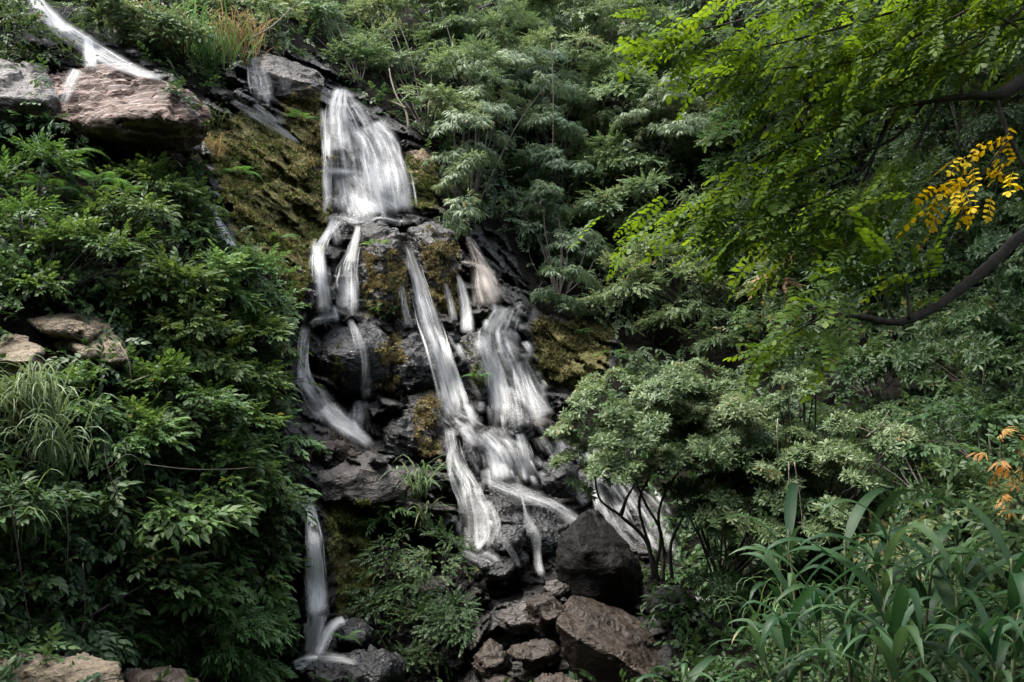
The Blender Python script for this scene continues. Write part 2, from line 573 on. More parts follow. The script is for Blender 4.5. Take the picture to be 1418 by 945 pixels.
def depth0(px, py):
    px = np.asarray(px, float) / 500; py = np.asarray(py, float) / 500
    n = len(_tp)
    out = _tw[n] + _tw[n + 1] * px + _tw[n + 2] * py
    for k in range(n):
        r2 = (px - _tp[k, 0]) ** 2 + (py - _tp[k, 1]) ** 2
        out = out + _tw[k] * .5 * r2 * np.log(r2 + 1e-12)
    return np.exp(np.clip(out, math.log(2.4), math.log(90)))


ROCK = [(272, 150), (335, 70), (445, 75), (475, 110), (575, 185), (622, 240), (628, 300), (700, 325), (745, 430), (860, 470), (850, 520),
        (800, 560), (790, 640), (880, 640), (930, 740), (890, 800), (930, 900), (930, 960), (405, 960), (415, 860), (425, 700), (395, 640), (390, 560), (425, 420), (330, 345), (285, 240)]
ROCK2 = [(40, -20), (150, -10), (200, 80), (260, 120), (120, 110), (20, 60)]
MOSS = [[(275, 170), (350, 150), (400, 190), (455, 250), (455, 330), (420, 430), (330, 340)],
        [(385, 135), (445, 120), (458, 235), (400, 220)],
        [(500, 330), (560, 345), (565, 440), (505, 440)],
        [(575, 310), (635, 320), (640, 440), (600, 430)],
        [(455, 470), (478, 470), (478, 530), (458, 530)], [(522, 458), (556, 460), (556, 545), (520, 540)],
        [(572, 540), (612, 545), (610, 640), (580, 640)], [(645, 475), (675, 470), (678, 540), (652, 545)],
        [(735, 440), (850, 455), (840, 540), (740, 535)], [(555, 205), (610, 215), (608, 290), (565, 292)],
        [(445, 700), (510, 690), (520, 850), (470, 850)]]


def axis(a, b, c, d, fine, coarse):
    return np.concatenate([np.arange(a, b, coarse), np.arange(b, c, fine), np.arange(c, d + coarse, coarse)])


gx = axis(-1500, 270, 960, 2900, 2.2, 11)
gy = axis(-460, 60, 950, 1500, 2.2, 11)
GX, GY = np.meshgrid(gx, gy)
D0 = depth0(GX, GY)
rockm = np.maximum(sstep(-12, 14, sdpoly(GX, GY, ROCK)), sstep(-10, 10, sdpoly(GX, GY, ROCK2)))
mossm = np.zeros_like(GX)
for mp_ in MOSS:
    mossm = np.maximum(mossm, sstep(-10, 10, sdpoly(GX, GY, mp_)))
PW = P(GX, GY, D0)
q = PW + .5 * np.stack([fbm(PW * .9 + 3, 3, 1), fbm(PW * .9 + 30, 3, 2), fbm(PW * .9 + 60, 3, 3)], -1)
fa, _ = facet(q * np.array([.8, .6, 1.05]), 11, 1.4)
fb, eb = facet(q * np.array([1.9, 1.5, 2.8]), 23, 1.3)
fc, _ = facet(q * np.array([5.5, 4.5, 7.5]), 37, 1.2)
disp = rockm * (.75 * fa + .42 * fb + .13 * fc + .12 * fbm(PW * 3, 4, 9)) * (1 - .45 * mossm)
tz = PW[..., 2] * 1.5 + .8 * fbm(PW * .7, 3, 41) + .25 * PW[..., 0]
stair = np.floor(tz)
fr = tz - stair
disp += rockm * (1 - .7 * mossm) * .42 * (fr * (1 - sstep(.86, 1, fr)) - .4) * (.5 + _h(stair.astype(np.int64), np.floor(PW[..., 0] * .9 + stair * .37).astype(np.int64), 0 * stair.astype(np.int64), 5))
disp += (1 - rockm) * .5 * fbm(PW * .5, 4, 5) + mossm * .10 * fbm(PW * 5, 4, 8)
DF = D0 - disp * np.clip(D0 / 14, .4, 1.3)
PF = P(GX, GY, DF)
ny, nx = GX.shape
idx = np.arange(nx * ny).reshape(ny, nx)
HF = np.stack([idx[:-1, :-1], idx[1:, :-1], idx[1:, 1:], idx[:-1, 1:]], -1).reshape(-1, 4)
HV = PF.reshape(-1, 3)
hill = mesh_obj('hillside', HV, HF, M['hill'], attrs={'rock': ('POINT', rockm.ravel()), 'moss': ('POINT', .82 * mossm.ravel())})
tag(hill, 'steep rocky jungle hillside behind the waterfall', kind='structure')

gm = NT('forest_floor')
_tc = gm.n('ShaderNodeTexCoord')
_pr = gm.n('ShaderNodeBsdfPrincipled', Roughness=.9)
_pr.inputs['Specular IOR Level'].default_value = .05
gm.l(gm.ramp(gm.noise(_tc.outputs['Object'], 1.5, 8), [(.3, (.015, .014, .008)), (.7, (.05, .045, .025))]), _pr.inputs['Base Color'])
gm.l(_pr, gm.out.inputs[0])
mesh_obj('ground', np.array([(-92, -92, -.9), (92, -92, -.9), (92, 92, -.9), (-92, 92, -.9)], float), np.array([[0, 1, 2, 3]]), gm.m)['kind'] = 'structure'

# ------------------------------------------------------------------ boulders
BV, BF, _bn = [HV], [HF.tolist()], [len(HV)]
BM = ['hill']


def d0(px, py):
    return float(depth0(np.array([px]), np.array([py]))[0])


def rock(name, label, pts, mat, Y=None, seg=.07, rough=.10, seed=0, group=None, cat='rock', smooth=3, fs=2.2, grav=1.0):
    """convex boulder through points (px, py, metres nearer(-)/farther(+) than Y), then broken up into facets"""
    pts = np.array(pts, float)
    if Y is None: Y = d0(pts[:, 0].mean(), pts[:, 1].mean())
    w = P(pts[:, 0], pts[:, 1], Y + pts[:, 2])
    bm = bmesh.new()
    for p in w: bm.verts.new(p)
    bmesh.ops.convex_hull(bm, input=bm.verts[:])
    loose = [v for v in bm.verts if not v.link_faces]
    bmesh.ops.delete(bm, geom=loose, context='VERTS')
    bmesh.ops.triangulate(bm, faces=bm.faces[:])
    size = np.ptp(w, axis=0).max()
    seg = max(seg * .4, size / 72)
    for it in range(7):
        ed = [e for e in bm.edges if e.calc_length() > seg * 1.6]
        if not ed: break
        bmesh.ops.subdivide_edges(bm, edges=ed, cuts=1)
        bmesh.ops.triangulate(bm, faces=[f for f in bm.faces if len(f.verts) > 3])
    for _ in range(smooth):
        bmesh.ops.smooth_vert(bm, verts=bm.verts[:], factor=.5, use_axis_x=True, use_axis_y=True, use_axis_z=True)
    bm.normal_update()
    bm.verts.index_update()
    V = np.array([v.co for v in bm.verts]); N = np.array([v.normal for v in bm.verts])
    F = np.array([[v.index for v in f.verts] for f in bm.faces], np.int32)
    bm.free()
    k = fs / max(size, .2)
    qq = V + .12 * size * np.stack([fbm(V * k + 5, 3, seed + 1), fbm(V * k + 35, 3, seed + 2), fbm(V * k + 65, 3, seed + 3)], -1)
    a, e = facet(qq * k * np.array([1, 1, 1.5]), seed + 10, 1.2)
    b, _ = facet(qq * k * 2.6 * np.array([1, 1, 1.6]), seed + 20, 1.2)
    c_, _ = facet(qq * k * 6.5 * np.array([1, 1, 1.6]), seed + 40, 1.2)
    dsp = size * rough * (a + .55 * b + .16 * c_ + .18 * fbm(V * k * 3, 4, seed + 30))
    V = V + N * dsp[:, None]
    o = mesh_obj(name, V, F, M[mat], origin=V.mean(0))
    tag(o, label, cat, group)
    BV.append(V)
    BF.append((F + _bn[0]).tolist())
    _bn[0] += len(V)
    BM.append(mat)
    return o


def blob(cx, cy, rx, ry, th, n=9, seed=0, tilt=.3):
    """points of a rounded block, tilted so its top leans away"""
    r = np.random.default_rng(seed)
    pts = []
    for ring, (sc, dz) in enumerate(((.68, -.55), (1.0, -.05), (.8, .6))):
        for k in range(n):
            a = 2 * math.pi * (k + .5 * (ring % 2)) / n
            j = 1 + r.uniform(-.14, .10)
            x, y = math.cos(a) * rx * sc * j, math.sin(a) * ry * sc * j
            pts.append((cx + x, cy + y, th * dz - tilt * th * (y / ry)))
    return pts


# the overhanging boulders, upper left
rock('boulder', 'large brown overhanging boulder jutting out above the ferns, dark underneath',
     [(62, 122, .7), (72, 165, .1), (130, 172, -.2), (200, 158, -.3), (250, 168, -.35), (276, 163, .0), (280, 180, .3), (262, 200, .7), (215, 218, 1.1), (110, 198, .8),
      (70, 100, 1.9), (110, 93, 2.2), (165, 91, 2.3), (205, 101, 2.0), (245, 125, 1.4), (150, 130, .5), (230, 130, .35), (290, 150, 1.2), (180, 150, 2.8)], 'brown', Y=14.2, rough=.06, seed=1, fs=2.6)
rock('boulder', 'grey brown boulder hung with creepers, at the left edge beside the large overhanging boulder',
     [(-60, 90, .8), (0, 92, .8), (40, 100, .9), (78, 135, .5), (84, 165, .6), (60, 185, .9), (-60, 190, .4), (10, 182, .1), (-50, 130, -.3), (20, 135, -.2), (60, 140, .0), (0, 80, 2.2), (60, 95, 2.2), (-40, 180, 2)],
     'grey', Y=13.9, rough=.05, seed=2)
rock('boulder', 'grey rounded boulder with a film of water, left of the topmost fall',
     [(338, 82, .3), (352, 76, .6), (400, 82, .5), (440, 98, .4), (448, 118, .2), (440, 140, .2), (395, 150, -.1), (350, 140, -.1), (336, 110, .1), (370, 100, -.35), (420, 112, -.3), (390, 90, 1.4), (440, 110, 1.3)],
     'grey', Y=20.6, rough=.05, seed=3)
# tan slabs, left
rock('rock', 'upper layer of the tan slab lying in the left bank greenery',
     [(28, 428, .6), (60, 420, .9), (135, 432, .9), (150, 450, .3), (120, 470, -.3), (70, 458, -.25), (20, 440, .1), (110, 455, -.35), (40, 462, .4), (120, 490, .5)], 'tan', Y=11.3, rough=.04, seed=4)
rock('rock', 'lower broken tan slab jutting out beneath the upper slab on the left bank',
     [(100, 462, .2), (150, 452, .5), (168, 470, .2), (178, 498, -.1), (150, 502, -.35), (118, 492, -.3), (104, 478, -.2), (60, 478, .3), (120, 520, .6), (170, 515, .6)], 'tan', Y=11.2, rough=.05, seed=5)
rock('rock', 'rounded tan rock at the left edge, just below the tan slabs',
     [(-40, 480, .3), (5, 468, .4), (40, 466, .3), (64, 482, .2), (60, 515, .1), (30, 540, .0), (-40, 545, .1), (0, 500, -.4), (40, 500, -.35), (10, 470, 1.1), (50, 480, 1.0)], 'tan', Y=10.6, rough=.05, seed=6)
rock('rock', 'low tan rock along the bottom edge in the left corner',
     [(-60, 915, .4), (40, 905, .6), (120, 905, .5), (168, 918, .2), (180, 960, 0), (-60, 1000, -.4), (60, 930, -.1), (120, 935, -.15), (150, 1010, -.3), (60, 915, 1.2)], 'tan', Y=7.8, rough=.05, seed=7)
rock('rock', 'second low brown rock along the bottom edge, right of the corner one',
     [(160, 935, .3), (210, 925, .5), (262, 928, .4), (290, 955, .1), (280, 1000, -.1), (170, 1000, -.2), (215, 945, -.2), (230, 930, 1.0)], 'red', Y=8.8, rough=.06, seed=8)
# cliff rocks round the falls
rock('rock', 'rust brown mossy rock shoulder just right of the topmost fall',
     [(560, 212, .2), (585, 205, .4), (607, 228, .2), (612, 250, .1), (605, 290, .1), (575, 296, -.1), (556, 270, -.2), (580, 245, -.5), (595, 255, -.4), (600, 220, 1.6), (570, 290, 1.5), (612, 290, 1.4)], 'rust', Y=21.3, rough=.06, seed=9)
rock('boulder', 'smooth dark round boulder in mid cliff with water running down both its sides',
     [(428, 462, .4), (450, 444, .5), (500, 438, .5), (530, 452, .4), (545, 480, .2), (540, 520, .0), (520, 545, .0), (470, 548, -.1), (432, 520, .0), (460, 490, -.6), (500, 485, -.65), (490, 520, -.5), (480, 450, 1.2), (520, 500, 1.2)],
     'wet', Y=16.2, rough=.03, seed=10, smooth=6)
rock('rock', 'mossy block hanging between the two middle falls, below the ledge of the main fall',
     [(498, 318, .3), (530, 306, .5), (558, 325, .3), (562, 380, .0), (560, 430, .0), (530, 448, -.1), (502, 432, .0), (498, 370, -.1), (530, 350, -.5), (530, 410, -.5), (530, 320, 1.2), (540, 430, 1.0)], 'wet_moss', Y=17.6, rough=.06, seed=11)
rock('rock', 'mossy brown block right of the ledge under the main fall',
     [(560, 312, .3), (600, 303, .5), (630, 322, .3), (636, 380, .0), (620, 430, .0), (596, 440, .0), (580, 380, -.1), (605, 345, -.5), (612, 390, -.45), (610, 310, 1.3), (620, 420, 1.2)], 'wet_moss', Y=18.3, rough=.07, seed=12)
rock('rock', 'pale ribbed ledge rock at the foot of the main fall',
     [(468, 306, .2), (500, 294, .4), (530, 304, .4), (545, 325, .1), (525, 345, -.1), (480, 340, -.1), (465, 322, .0), (505, 315, -.35), (500, 300, 1.0), (530, 330, 1.)], 'wet', Y=18.7, rough=.08, seed=13)
rock('rock', 'dark angular rock in mid cliff, right of the smooth round boulder',
     [(545, 480, .2), (575, 468, .3), (605, 485, .2), (612, 520, .0), (590, 545, -.1), (550, 548, -.1), (538, 515, .0), (575, 505, -.5), (580, 480, 1.), (600, 540, 1.)], 'wet', Y=16.4, rough=.11, seed=14)
rock('rock', 'grey shiny wet rock low in the cleft left of the central chute',
     [(530, 590, .1), (560, 575, .2), (590, 590, .1), (595, 615, -.1), (565, 632, -.2), (530, 622, -.1), (555, 602, -.4), (560, 585, .9), (580, 620, .9)], 'wet', Y=15.5, rough=.12, seed=15)
rock('rock', 'dark mossy rock standing left of the central chute above the cleft',
     [(560, 545, .2), (600, 538, .3), (618, 560, .1), (615, 620, .0), (600, 650, .0), (578, 645, .0), (558, 590, -.1), (590, 585, -.5), (600, 550, 1.), (600, 640, .9)], 'wet_moss', Y=15.9, rough=.09, seed=16)
rock('rock', 'dark pillar of rock between the central chute and the broad right cascade',
     [(640, 468, .3), (665, 462, .4), (680, 490, .1), (682, 540, .0), (676, 590, .0), (655, 595, -.1), (640, 540, -.1), (636, 500, .0), (660, 500, -.4), (662, 560, -.4), (670, 480, 1.2), (670, 580, 1.0)], 'wet_moss', Y=16.9, rough=.08, seed=17)
rock('rock', 'small dark knob sticking up beside the head of the right cascade',
     [(612, 452, .1), (628, 448, .1), (640, 462, .0), (636, 482, -.1), (618, 486, -.1), (610, 470, .0), (625, 465, -.3), (630, 460, .7)], 'wet', Y=17.6, rough=.09, seed=18)
rock('rock', 'jagged pale grey ledge left of the cleft, above the lowest left fall',
     [(400, 660, .1), (425, 640, .5), (470, 628, .7), (520, 632, .6), (560, 655, .3), (565, 680, .0), (530, 695, -.2), (470, 698, -.4), (420, 692, -.4), (440, 660, -.25), (500, 658, -.3), (500, 640, 1.2)], 'grey', Y=13.9, rough=.08, seed=19)
rock('rock', 'brown crumbly rock beside the left stream, above the jagged ledge',
     [(415, 605, .2), (450, 598, .4), (495, 612, .4), (510, 635, .2), (480, 650, -.1), (430, 645, -.2), (412, 628, .0), (455, 620, -.4), (460, 610, .9)], 'red', Y=14.5, rough=.10, seed=20)
rock('rock', 'dark wet rock parting the upper part of the right cascade',
     [(705, 575, .1), (722, 565, .2), (742, 585, .1), (748, 612, .0), (725, 620, -.2), (706, 600, -.1), (724, 592, -.35), (730, 590, .8)], 'wet', Y=16.0, rough=.09, seed=21)
rock('rock', 'reddish wet rock at the right rim of the right cascade',
     [(732, 572, .1), (750, 568, .2), (775, 588, .1), (772, 615, .0), (750, 612, -.2), (735, 590, -.2), (752, 588, -.35), (760, 590, .8)], 'red', Y=16.2, rough=.08, seed=22)
rock('rock', 'dark square rock in the water between the two branches of the lower cascade',
     [(638, 605, .1), (660, 598, .2), (668, 615, .1), (666, 650, .0), (645, 655, -.2), (636, 630, -.1), (652, 625, -.35), (655, 625, .8)], 'wet', Y=15.0, rough=.08, seed=23)
rock('rock', 'dark rock face below the reddish rim, left of the big shrub',
     [(745, 640, .1), (775, 625, .3), (800, 650, .2), (800, 690, .1), (775, 690, -.1), (750, 670, -.2), (775, 660, -.4), (785, 655, .8)], 'wet', Y=15.2, rough=.08, seed=24)
rock('boulder', 'long sloping wet slab under the lower right chute, with thin trickles over it',
     [(650, 668, .6), (690, 668, .7), (750, 690, .6), (800, 720, .4), (795, 760, .0), (770, 800, -.1), (700, 800, -.2), (660, 760, -.1), (648, 710, .0), (700, 720, -.45), (750, 745, -.5), (720, 690, 1.2)], 'wet', Y=14.0, rough=.06, seed=25)
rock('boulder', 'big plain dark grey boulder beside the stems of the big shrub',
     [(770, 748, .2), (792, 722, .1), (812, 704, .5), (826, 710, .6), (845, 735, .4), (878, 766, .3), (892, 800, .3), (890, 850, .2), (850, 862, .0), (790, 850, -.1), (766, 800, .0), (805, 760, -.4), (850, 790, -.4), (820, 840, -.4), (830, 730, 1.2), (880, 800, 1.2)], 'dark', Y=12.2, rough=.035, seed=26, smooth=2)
rock('boulder', 'large angular reddish brown boulder in the stream bed at the bottom',
     [(768, 862, -.1), (775, 848, .3), (792, 826, .9), (818, 830, 1.1), (880, 856, 1.1), (916, 884, .8), (950, 922, .4), (955, 960, .0), (915, 950, -.6), (852, 908, -.5), (800, 884, -.35),
      (775, 900, .2), (800, 935, .2), (860, 965, .1), (900, 990, .0), (850, 850, 1.5), (930, 950, 1.2)], 'red', Y=10.6, rough=.03, seed=27, fs=2.2, smooth=1)
rock('rock', 'wedge shaped brown rock leaning on the left flank of the large bottom boulder',
     blob(758, 846, 32, 20, .5, seed=28), 'red', Y=11.6, rough=0.136, smooth=1, fs=1.7, seed=28)
rock('rock', 'brownish grey rock above the leaning wedge, below the wet slab',
     blob(716, 858, 22, 15, .5, seed=29), 'grey', Y=12.0, rough=0.153, smooth=1, fs=1.7, seed=29)
rock('rock', 'orange brown angular rock at the bottom, right of the dense dark shrub',
     blob(682, 914, 26, 20, .5, seed=30), 'red', Y=11.0, rough=0.170, smooth=1, fs=1.7, seed=30)
rock('rock', 'flat dark brown rock between the orange brown rock and the large boulder',
     blob(735, 905, 36, 14, .5, seed=31), 'red', Y=11.1, rough=0.153, smooth=1, fs=1.7, seed=31)
rock('rock', 'broken brown rock cut by the bottom edge, in front of the large boulder',
     blob(772, 952, 40, 20, .5, seed=32), 'red', Y=10.2, rough=0.187, smooth=1, fs=1.7, seed=32)
rock('rock', 'small rust brown rock at the bottom edge, left of the broken one',
     blob(694, 958, 26, 14, .4, seed=33), 'red', Y=10.4, rough=0.187, smooth=1, fs=1.7, seed=33)
rock('rock', 'small grey stone perched between the wet slab and the wedge rock',
     blob(768, 815, 20, 13, .4, seed=34), 'grey', Y=12.1, rough=0.170, smooth=1, fs=1.7, seed=34)
rock('rock', 'dark wet rock with foam running over its left end, under the trickling branch',
     blob(690, 782, 34, 20, .6, seed=35), 'wet', Y=13.2, rough=0.153, smooth=1, fs=1.7, seed=35)
rock('rock', 'pointed black rock splitting the trickling branch',
     blob(705, 750, 22, 24, .5, seed=36), 'wet', Y=13.3, rough=0.170, smooth=1, fs=1.7, seed=36)
rock('rock', 'shiny black rock right of the foot of the lowest left fall',
     blob(488, 878, 30, 20, .5, seed=37), 'wet', Y=12.5, rough=0.136, smooth=1, fs=1.7, seed=37)
rock('rock', 'small black stone with white water parting around it below the lowest left fall',
     blob(455, 895, 14, 14, .3, seed=38), 'wet', Y=12.3, rough=0.085, smooth=1, fs=1.7, seed=38)
rock('rock', 'low speckled wet rock in the pool at the bottom edge',
     blob(482, 930, 70, 26, .7, seed=39), 'wet', Y=11.7, rough=0.153, smooth=1, fs=1.7, seed=39)
rock('rock', 'small pale rock peeping out right under the overhanging boulder',
     blob(262, 205, 14, 12, .4, seed=40), 'grey', Y=15.6, rough=0.136, smooth=1, fs=1.7, seed=40)
rock('rock', 'wet grey rock in the leaves left of the round boulder, where a side trickle runs',
     blob(375, 570, 22, 20, .5, seed=41), 'grey', Y=13.8, rough=0.170, smooth=1, fs=1.7, seed=41)
rock('rock', 'pale grey rock poking out of the mossy slope, halfway to the left stream',
     blob(362, 272, 20, 13, .4, seed=44), 'grey', Y=17.75, rough=.1, seed=44)
rock('rock', 'flat pale grey rock low on the mossy slope, right of the little white spout',
     blob(345, 298, 24, 10, .4, seed=45), 'grey', Y=17.2, rough=.1, seed=45)
rock('rock', 'grey wet rock patch high on the mossy slope under the diagonal trickle',
     blob(310, 225, 22, 10, .4, seed=46), 'grey', Y=18.0, rough=.1, seed=46)
rock('rock', 'small pale rock set in the moss beside the left edge of the topmost fall',
     blob(420, 232, 14, 8, .35, seed=47), 'grey', Y=19.3, rough=.1, seed=47)
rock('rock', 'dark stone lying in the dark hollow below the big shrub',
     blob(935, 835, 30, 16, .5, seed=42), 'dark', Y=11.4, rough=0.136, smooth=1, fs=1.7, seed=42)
rock('rock', 'wet dark rock ledge left of the left stream, beside the leafy bank',
     blob(432, 400, 18, 34, .6, seed=43), 'wet', Y=16.3, rough=0.170, smooth=1, fs=1.7, seed=43)

BVH_HILL = BVHTree.FromPolygons(HV.tolist(), HF.tolist())
BVH_BED = BVHTree.FromPolygons(np.concatenate(BV).tolist(), [f for fs, m_ in zip(BF, BM) for f in fs if m_ not in ('dark', 'red')])
BVH = BVHTree.FromPolygons(np.concatenate(BV).tolist(), [f for fs in BF for f in fs])


def surf(px, py, tree=None):
    """depth of the nearest rock or hillside along the pixel's ray"""
    r = ray(px, py)
    L = float(np.linalg.norm(r))
    h = (tree or BVH).ray_cast(Vector(CAM), Vector(r / L), 200)
    if h[0] is None: return d0(px, py)
    return h[3] / L


def spt(px, py, up=0.0):
    return P(px, py, surf(px, py) - up)


# ------------------------------------------------------------------ falling water
def gsm(a, s, axis):
    if s <= 0: return a
    n = int(3 * s) + 1
    k = np.exp(-.5 * (np.arange(-n, n + 1) / s) ** 2); k /= k.sum()
    pad = [(0, 0)] * a.ndim; pad[axis] = (n, n)
    return np.apply_along_axis(lambda v: np.convolve(v, k, 'valid'), axis, np.pad(a, pad, 'edge'))


def sheet(acc, path, dens, off, seed, nu=None, step=3.0, ridge=.05, horiz=.5, fade=(.05, .10), edge=.6, tree=None, flow=4.0):
    """one ribbon of water along (px, py, width px) laid over the rock beneath it; the attribute is its density"""
    c = curve(path, 10)
    seg = np.linalg.norm(np.diff(c[:, :2], axis=0), axis=1)
    s = np.concatenate([[0], np.cumsum(seg)])
    nv = max(6, int(s[-1] / step))
    t = np.linspace(0, s[-1], nv)
    c = np.stack([np.interp(t, s, c[:, k]) for k in range(3)], -1)
    T = norm(np.gradient(c[:, :2], axis=0))
    N = np.stack([-T[:, 1], T[:, 0]], -1)
    N[N[:, 0] < 0] *= -1
    N = norm(N * (1 - horiz) + np.array([1., 0]) * horiz)
    wmax = c[:, 2].max()
    nu = nu or int(np.clip(wmax / 3, 4, 44))
    u = np.linspace(-.5, .5, nu)
    X = c[:, 0, None] + N[:, 0, None] * u[None] * c[:, 2, None]
    Y = c[:, 1, None] + N[:, 1, None] * u[None] * c[:, 2, None]
    D = np.array([[surf(X[i, j], Y[i, j], tree) for j in range(nu)] for i in range(nv)])
    for _ in range(2):      # lie in front of every bump of the rock nearby
        E = np.pad(D, ((2, 2), (1, 1)), 'edge')
        D = np.min([E[a_:a_ + nv, b_:b_ + nu] for a_ in range(5) for b_ in range(3)], axis=0)
    S = gsm(gsm(D, flow, 0), 1.3, 1)
    rid = ridge * (vnoise(np.stack([(u[None] * wmax / 5 + seed * 7.1) * np.ones_like(D), t[:, None] / 160 * np.ones_like(D), np.zeros_like(D)], -1), seed) - .5)
    S = np.minimum(S - off * .7, D) - rid - ridge * .5
    S = gsm(S, 2.5, 0) - .02
    V = P(X, Y, S)
    mpp = S.mean() / FPX
    ee = np.minimum(u + .5, .5 - u)[None] * 2
    tt = t / t[-1]
    rag = .5 * vnoise(np.stack([X / 7, Y / 30, np.full_like(X, seed)], -1), seed + 5)
    thin = sstep(0, edge, np.clip(ee - rag * edge * .6, 0, 1)) * sstep(0, fade[0], tt)[:, None] * sstep(0, fade[1], 1 - tt[:, None] - .8 * max(fade[1], .08) * vnoise(np.stack([X / 5, np.zeros_like(X), np.full_like(X, seed + .5)], -1), seed + 9))
    den = dens * np.ones_like(D)
    den = den + .18 * (vnoise(np.stack([X / 26, Y / 40, np.full_like(X, seed)], -1), seed + 3) - .5)
    uv = np.stack([(u[None] * wmax * mpp + seed * 3.7) * np.ones_like(D), t[:, None] * mpp * np.ones_like(D)], -1)
    idx = np.arange(nu * nv).reshape(nv, nu)
    F = np.stack([idx[:-1, :-1], idx[1:, :-1], idx[1:, 1:], idx[:-1, 1:]], -1).reshape(-1, 4)
    acc.append((V.reshape(-1, 3), F, den.ravel(), uv.reshape(-1, 2), thin.ravel()))


def fall(label, paths, mat='water', name='waterfall', seed=0, cat='waterfall', strands=0, group=None, tumble=(), soft=-.02, tree=None):
    acc = []
    rt = np.random.default_rng(seed + 500)
    for (env, count, hmin, hmax, wmin, wmax, drift) in tumble:      # many little drops, each from one ledge to the next
        e = curve(env, 12)
        for j in range(count):
            a = e[int(rt.uniform(0, .92) * (len(e) - 1))]
            u_ = rt.uniform(-.5, .5)
            hh = rt.uniform(hmin, hmax); w0 = rt.uniform(wmin, wmax)
            x = a[0] + u_ * a[2]
            st = (hmin + hmax) * .40
            tl = .22 * (x - e[0][0]) + 8 * math.sin(x * .11 + seed)
            y = round((a[1] - tl) / st) * st + tl + rt.uniform(-2.5, 2.5)
            dx = (drift + u_ * .5) * hh
            sheet(acc, [(x, y, w0 * .75), (x + dx * .35, y + hh * .35, w0 * .9), (x + dx, y + hh, w0 * 1.25)], rt.uniform(.46, .78), .09 + rt.uniform(0, .08), seed * 31 + j, fade=(.12, .75), edge=1., horiz=.6, step=2.5, tree=tree)
    for k, p in enumerate(paths):
        path, dens = p[0], p[1] - soft
        off = p[2] if len(p) > 2 else .06
        kw = dict(p[3]) if len(p) > 3 else {}
        kw['tree'] = tree
        sheet(acc, path, dens, off, seed * 13 + k, **kw)
        r = np.random.default_rng(seed * 100 + k)
        c = curve(path, 10)
        for j in range(int(strands * 2.4)):
            a = r.uniform(0, .55); b = min(1, a + r.uniform(.25, .6))
            i0, i1 = int(a * (len(c) - 1)), int(b * (len(c) - 1))
            if i1 - i0 < 4: continue
            q_ = c[i0:i1 + 1:max(1, (i1 - i0) // 4)].copy()
            uu = r.uniform(-.5, .5)
            q_[:, 0] += uu * q_[:, 2] + r.normal(0, .8, len(q_))
            q_[:, 2] = np.clip(q_[:, 2] * r.uniform(.03, .15), 2, 9)
            sheet(acc, q_, dens + r.uniform(.0, .2), off + .06 + r.uniform(0, .05), seed * 13 + 50 + k * 20 + j, nu=5, fade=(.3, .4), edge=1.0, ridge=.02, tree=tree)
    n = 0; V, F, A, U, Th = [], [], [], [], []
    for v, f, a, uv, th in acc:
        V.append(v); F.append(f + n); A.append(a); U.append(uv); Th.append(th); n += len(v)
    V = np.concatenate(V)
    o = mesh_obj(name, V, np.concatenate(F), M[mat], attrs={'rnd': ('POINT', np.concatenate(A)), 'thin': ('POINT', np.concatenate(Th)), 'UVMap': ('POINT', np.concatenate(U))}, origin=V[0])
    return tag(o, label, cat, group)


fall('topmost broad veil of white water dropping from the lip of the cliff',
     [([(470, 120, 26), (474, 140, 46), (484, 165, 76), (492, 190, 92), (500, 220, 108), (505, 250, 118), (510, 280, 122), (512, 303, 122)], .38, .22, dict(ridge=.12, edge=.4, flow=7.)),
      ([(505, 172, 60), (522, 192, 62), (532, 225, 66), (540, 260, 68), (546, 302, 66)], .48, .36, dict(ridge=.08, edge=.4, flow=9.)),
      ([(472, 122, 22), (468, 150, 34), (470, 180, 40), (474, 215, 44)], .46, .28, dict(edge=.5)),
      ([(452, 236, 10), (470, 237, 12), (500, 240, 10), (530, 246, 8)], .5, .2, dict(horiz=0)),
      ([(448, 150, 14), (452, 200, 16), (452, 250, 14), (454, 300, 16)], .52, .1),
      ([(480, 245, 40), (500, 275, 60), (520, 303, 90)], .52, .22),
      ([(450, 305, 8), (470, 300, 14), (498, 309, 16), (525, 301, 14), (556, 307, 14), (588, 299, 6)], .48, .22, dict(horiz=0, edge=1.)),
      ([(490, 270, 70), (512, 290, 110), (518, 308, 128)], .45, .3, dict(fade=(.5, .3), edge=.8))], seed=1, strands=7)
fall('left stream sliding from the foot of the topmost fall down the left side',
     [([(470, 302, 30), (458, 318, 18), (447, 335, 16), (442, 352, 20), (444, 380, 24), (448, 410, 26), (450, 442, 34)], .62),
      ([(438, 340, 10), (440, 370, 14), (446, 400, 12)], .6, .1),
      ([(470, 436, 22), (445, 442, 16), (428, 452, 12)], .58, .08, dict(horiz=0))], seed=2, strands=3,
     tumble=[([(462, 306, 30), (446, 340, 24), (446, 400, 34), (448, 436, 44)], 16, 20, 45, 6, 14, 0)])
fall('narrow spout widening into a thin fan over the mossy block, right of the left stream',
     [([(496, 312, 10), (492, 335, 16), (484, 362, 26), (482, 390, 38), (482, 440, 42)], .50), ([(496, 312, 9), (490, 340, 14), (484, 368, 24)], .68, .1)], seed=3, strands=5)
fall('white stream hugging the left side of the smooth round boulder, then sliding right',
     [([(424, 450, 16), (420, 480, 17), (420, 520, 20), (436, 545, 36), (455, 572, 44), (478, 592, 38), (505, 612, 24), (525, 625, 12)], .54),
      ([(452, 560, 30), (480, 590, 34), (515, 618, 18)], .58, .12)], seed=4, soft=.05, strands=6,
     tumble=[([(424, 520, 26), (450, 565, 50), (490, 600, 40)], 10, 25, 45, 8, 20, .5)])
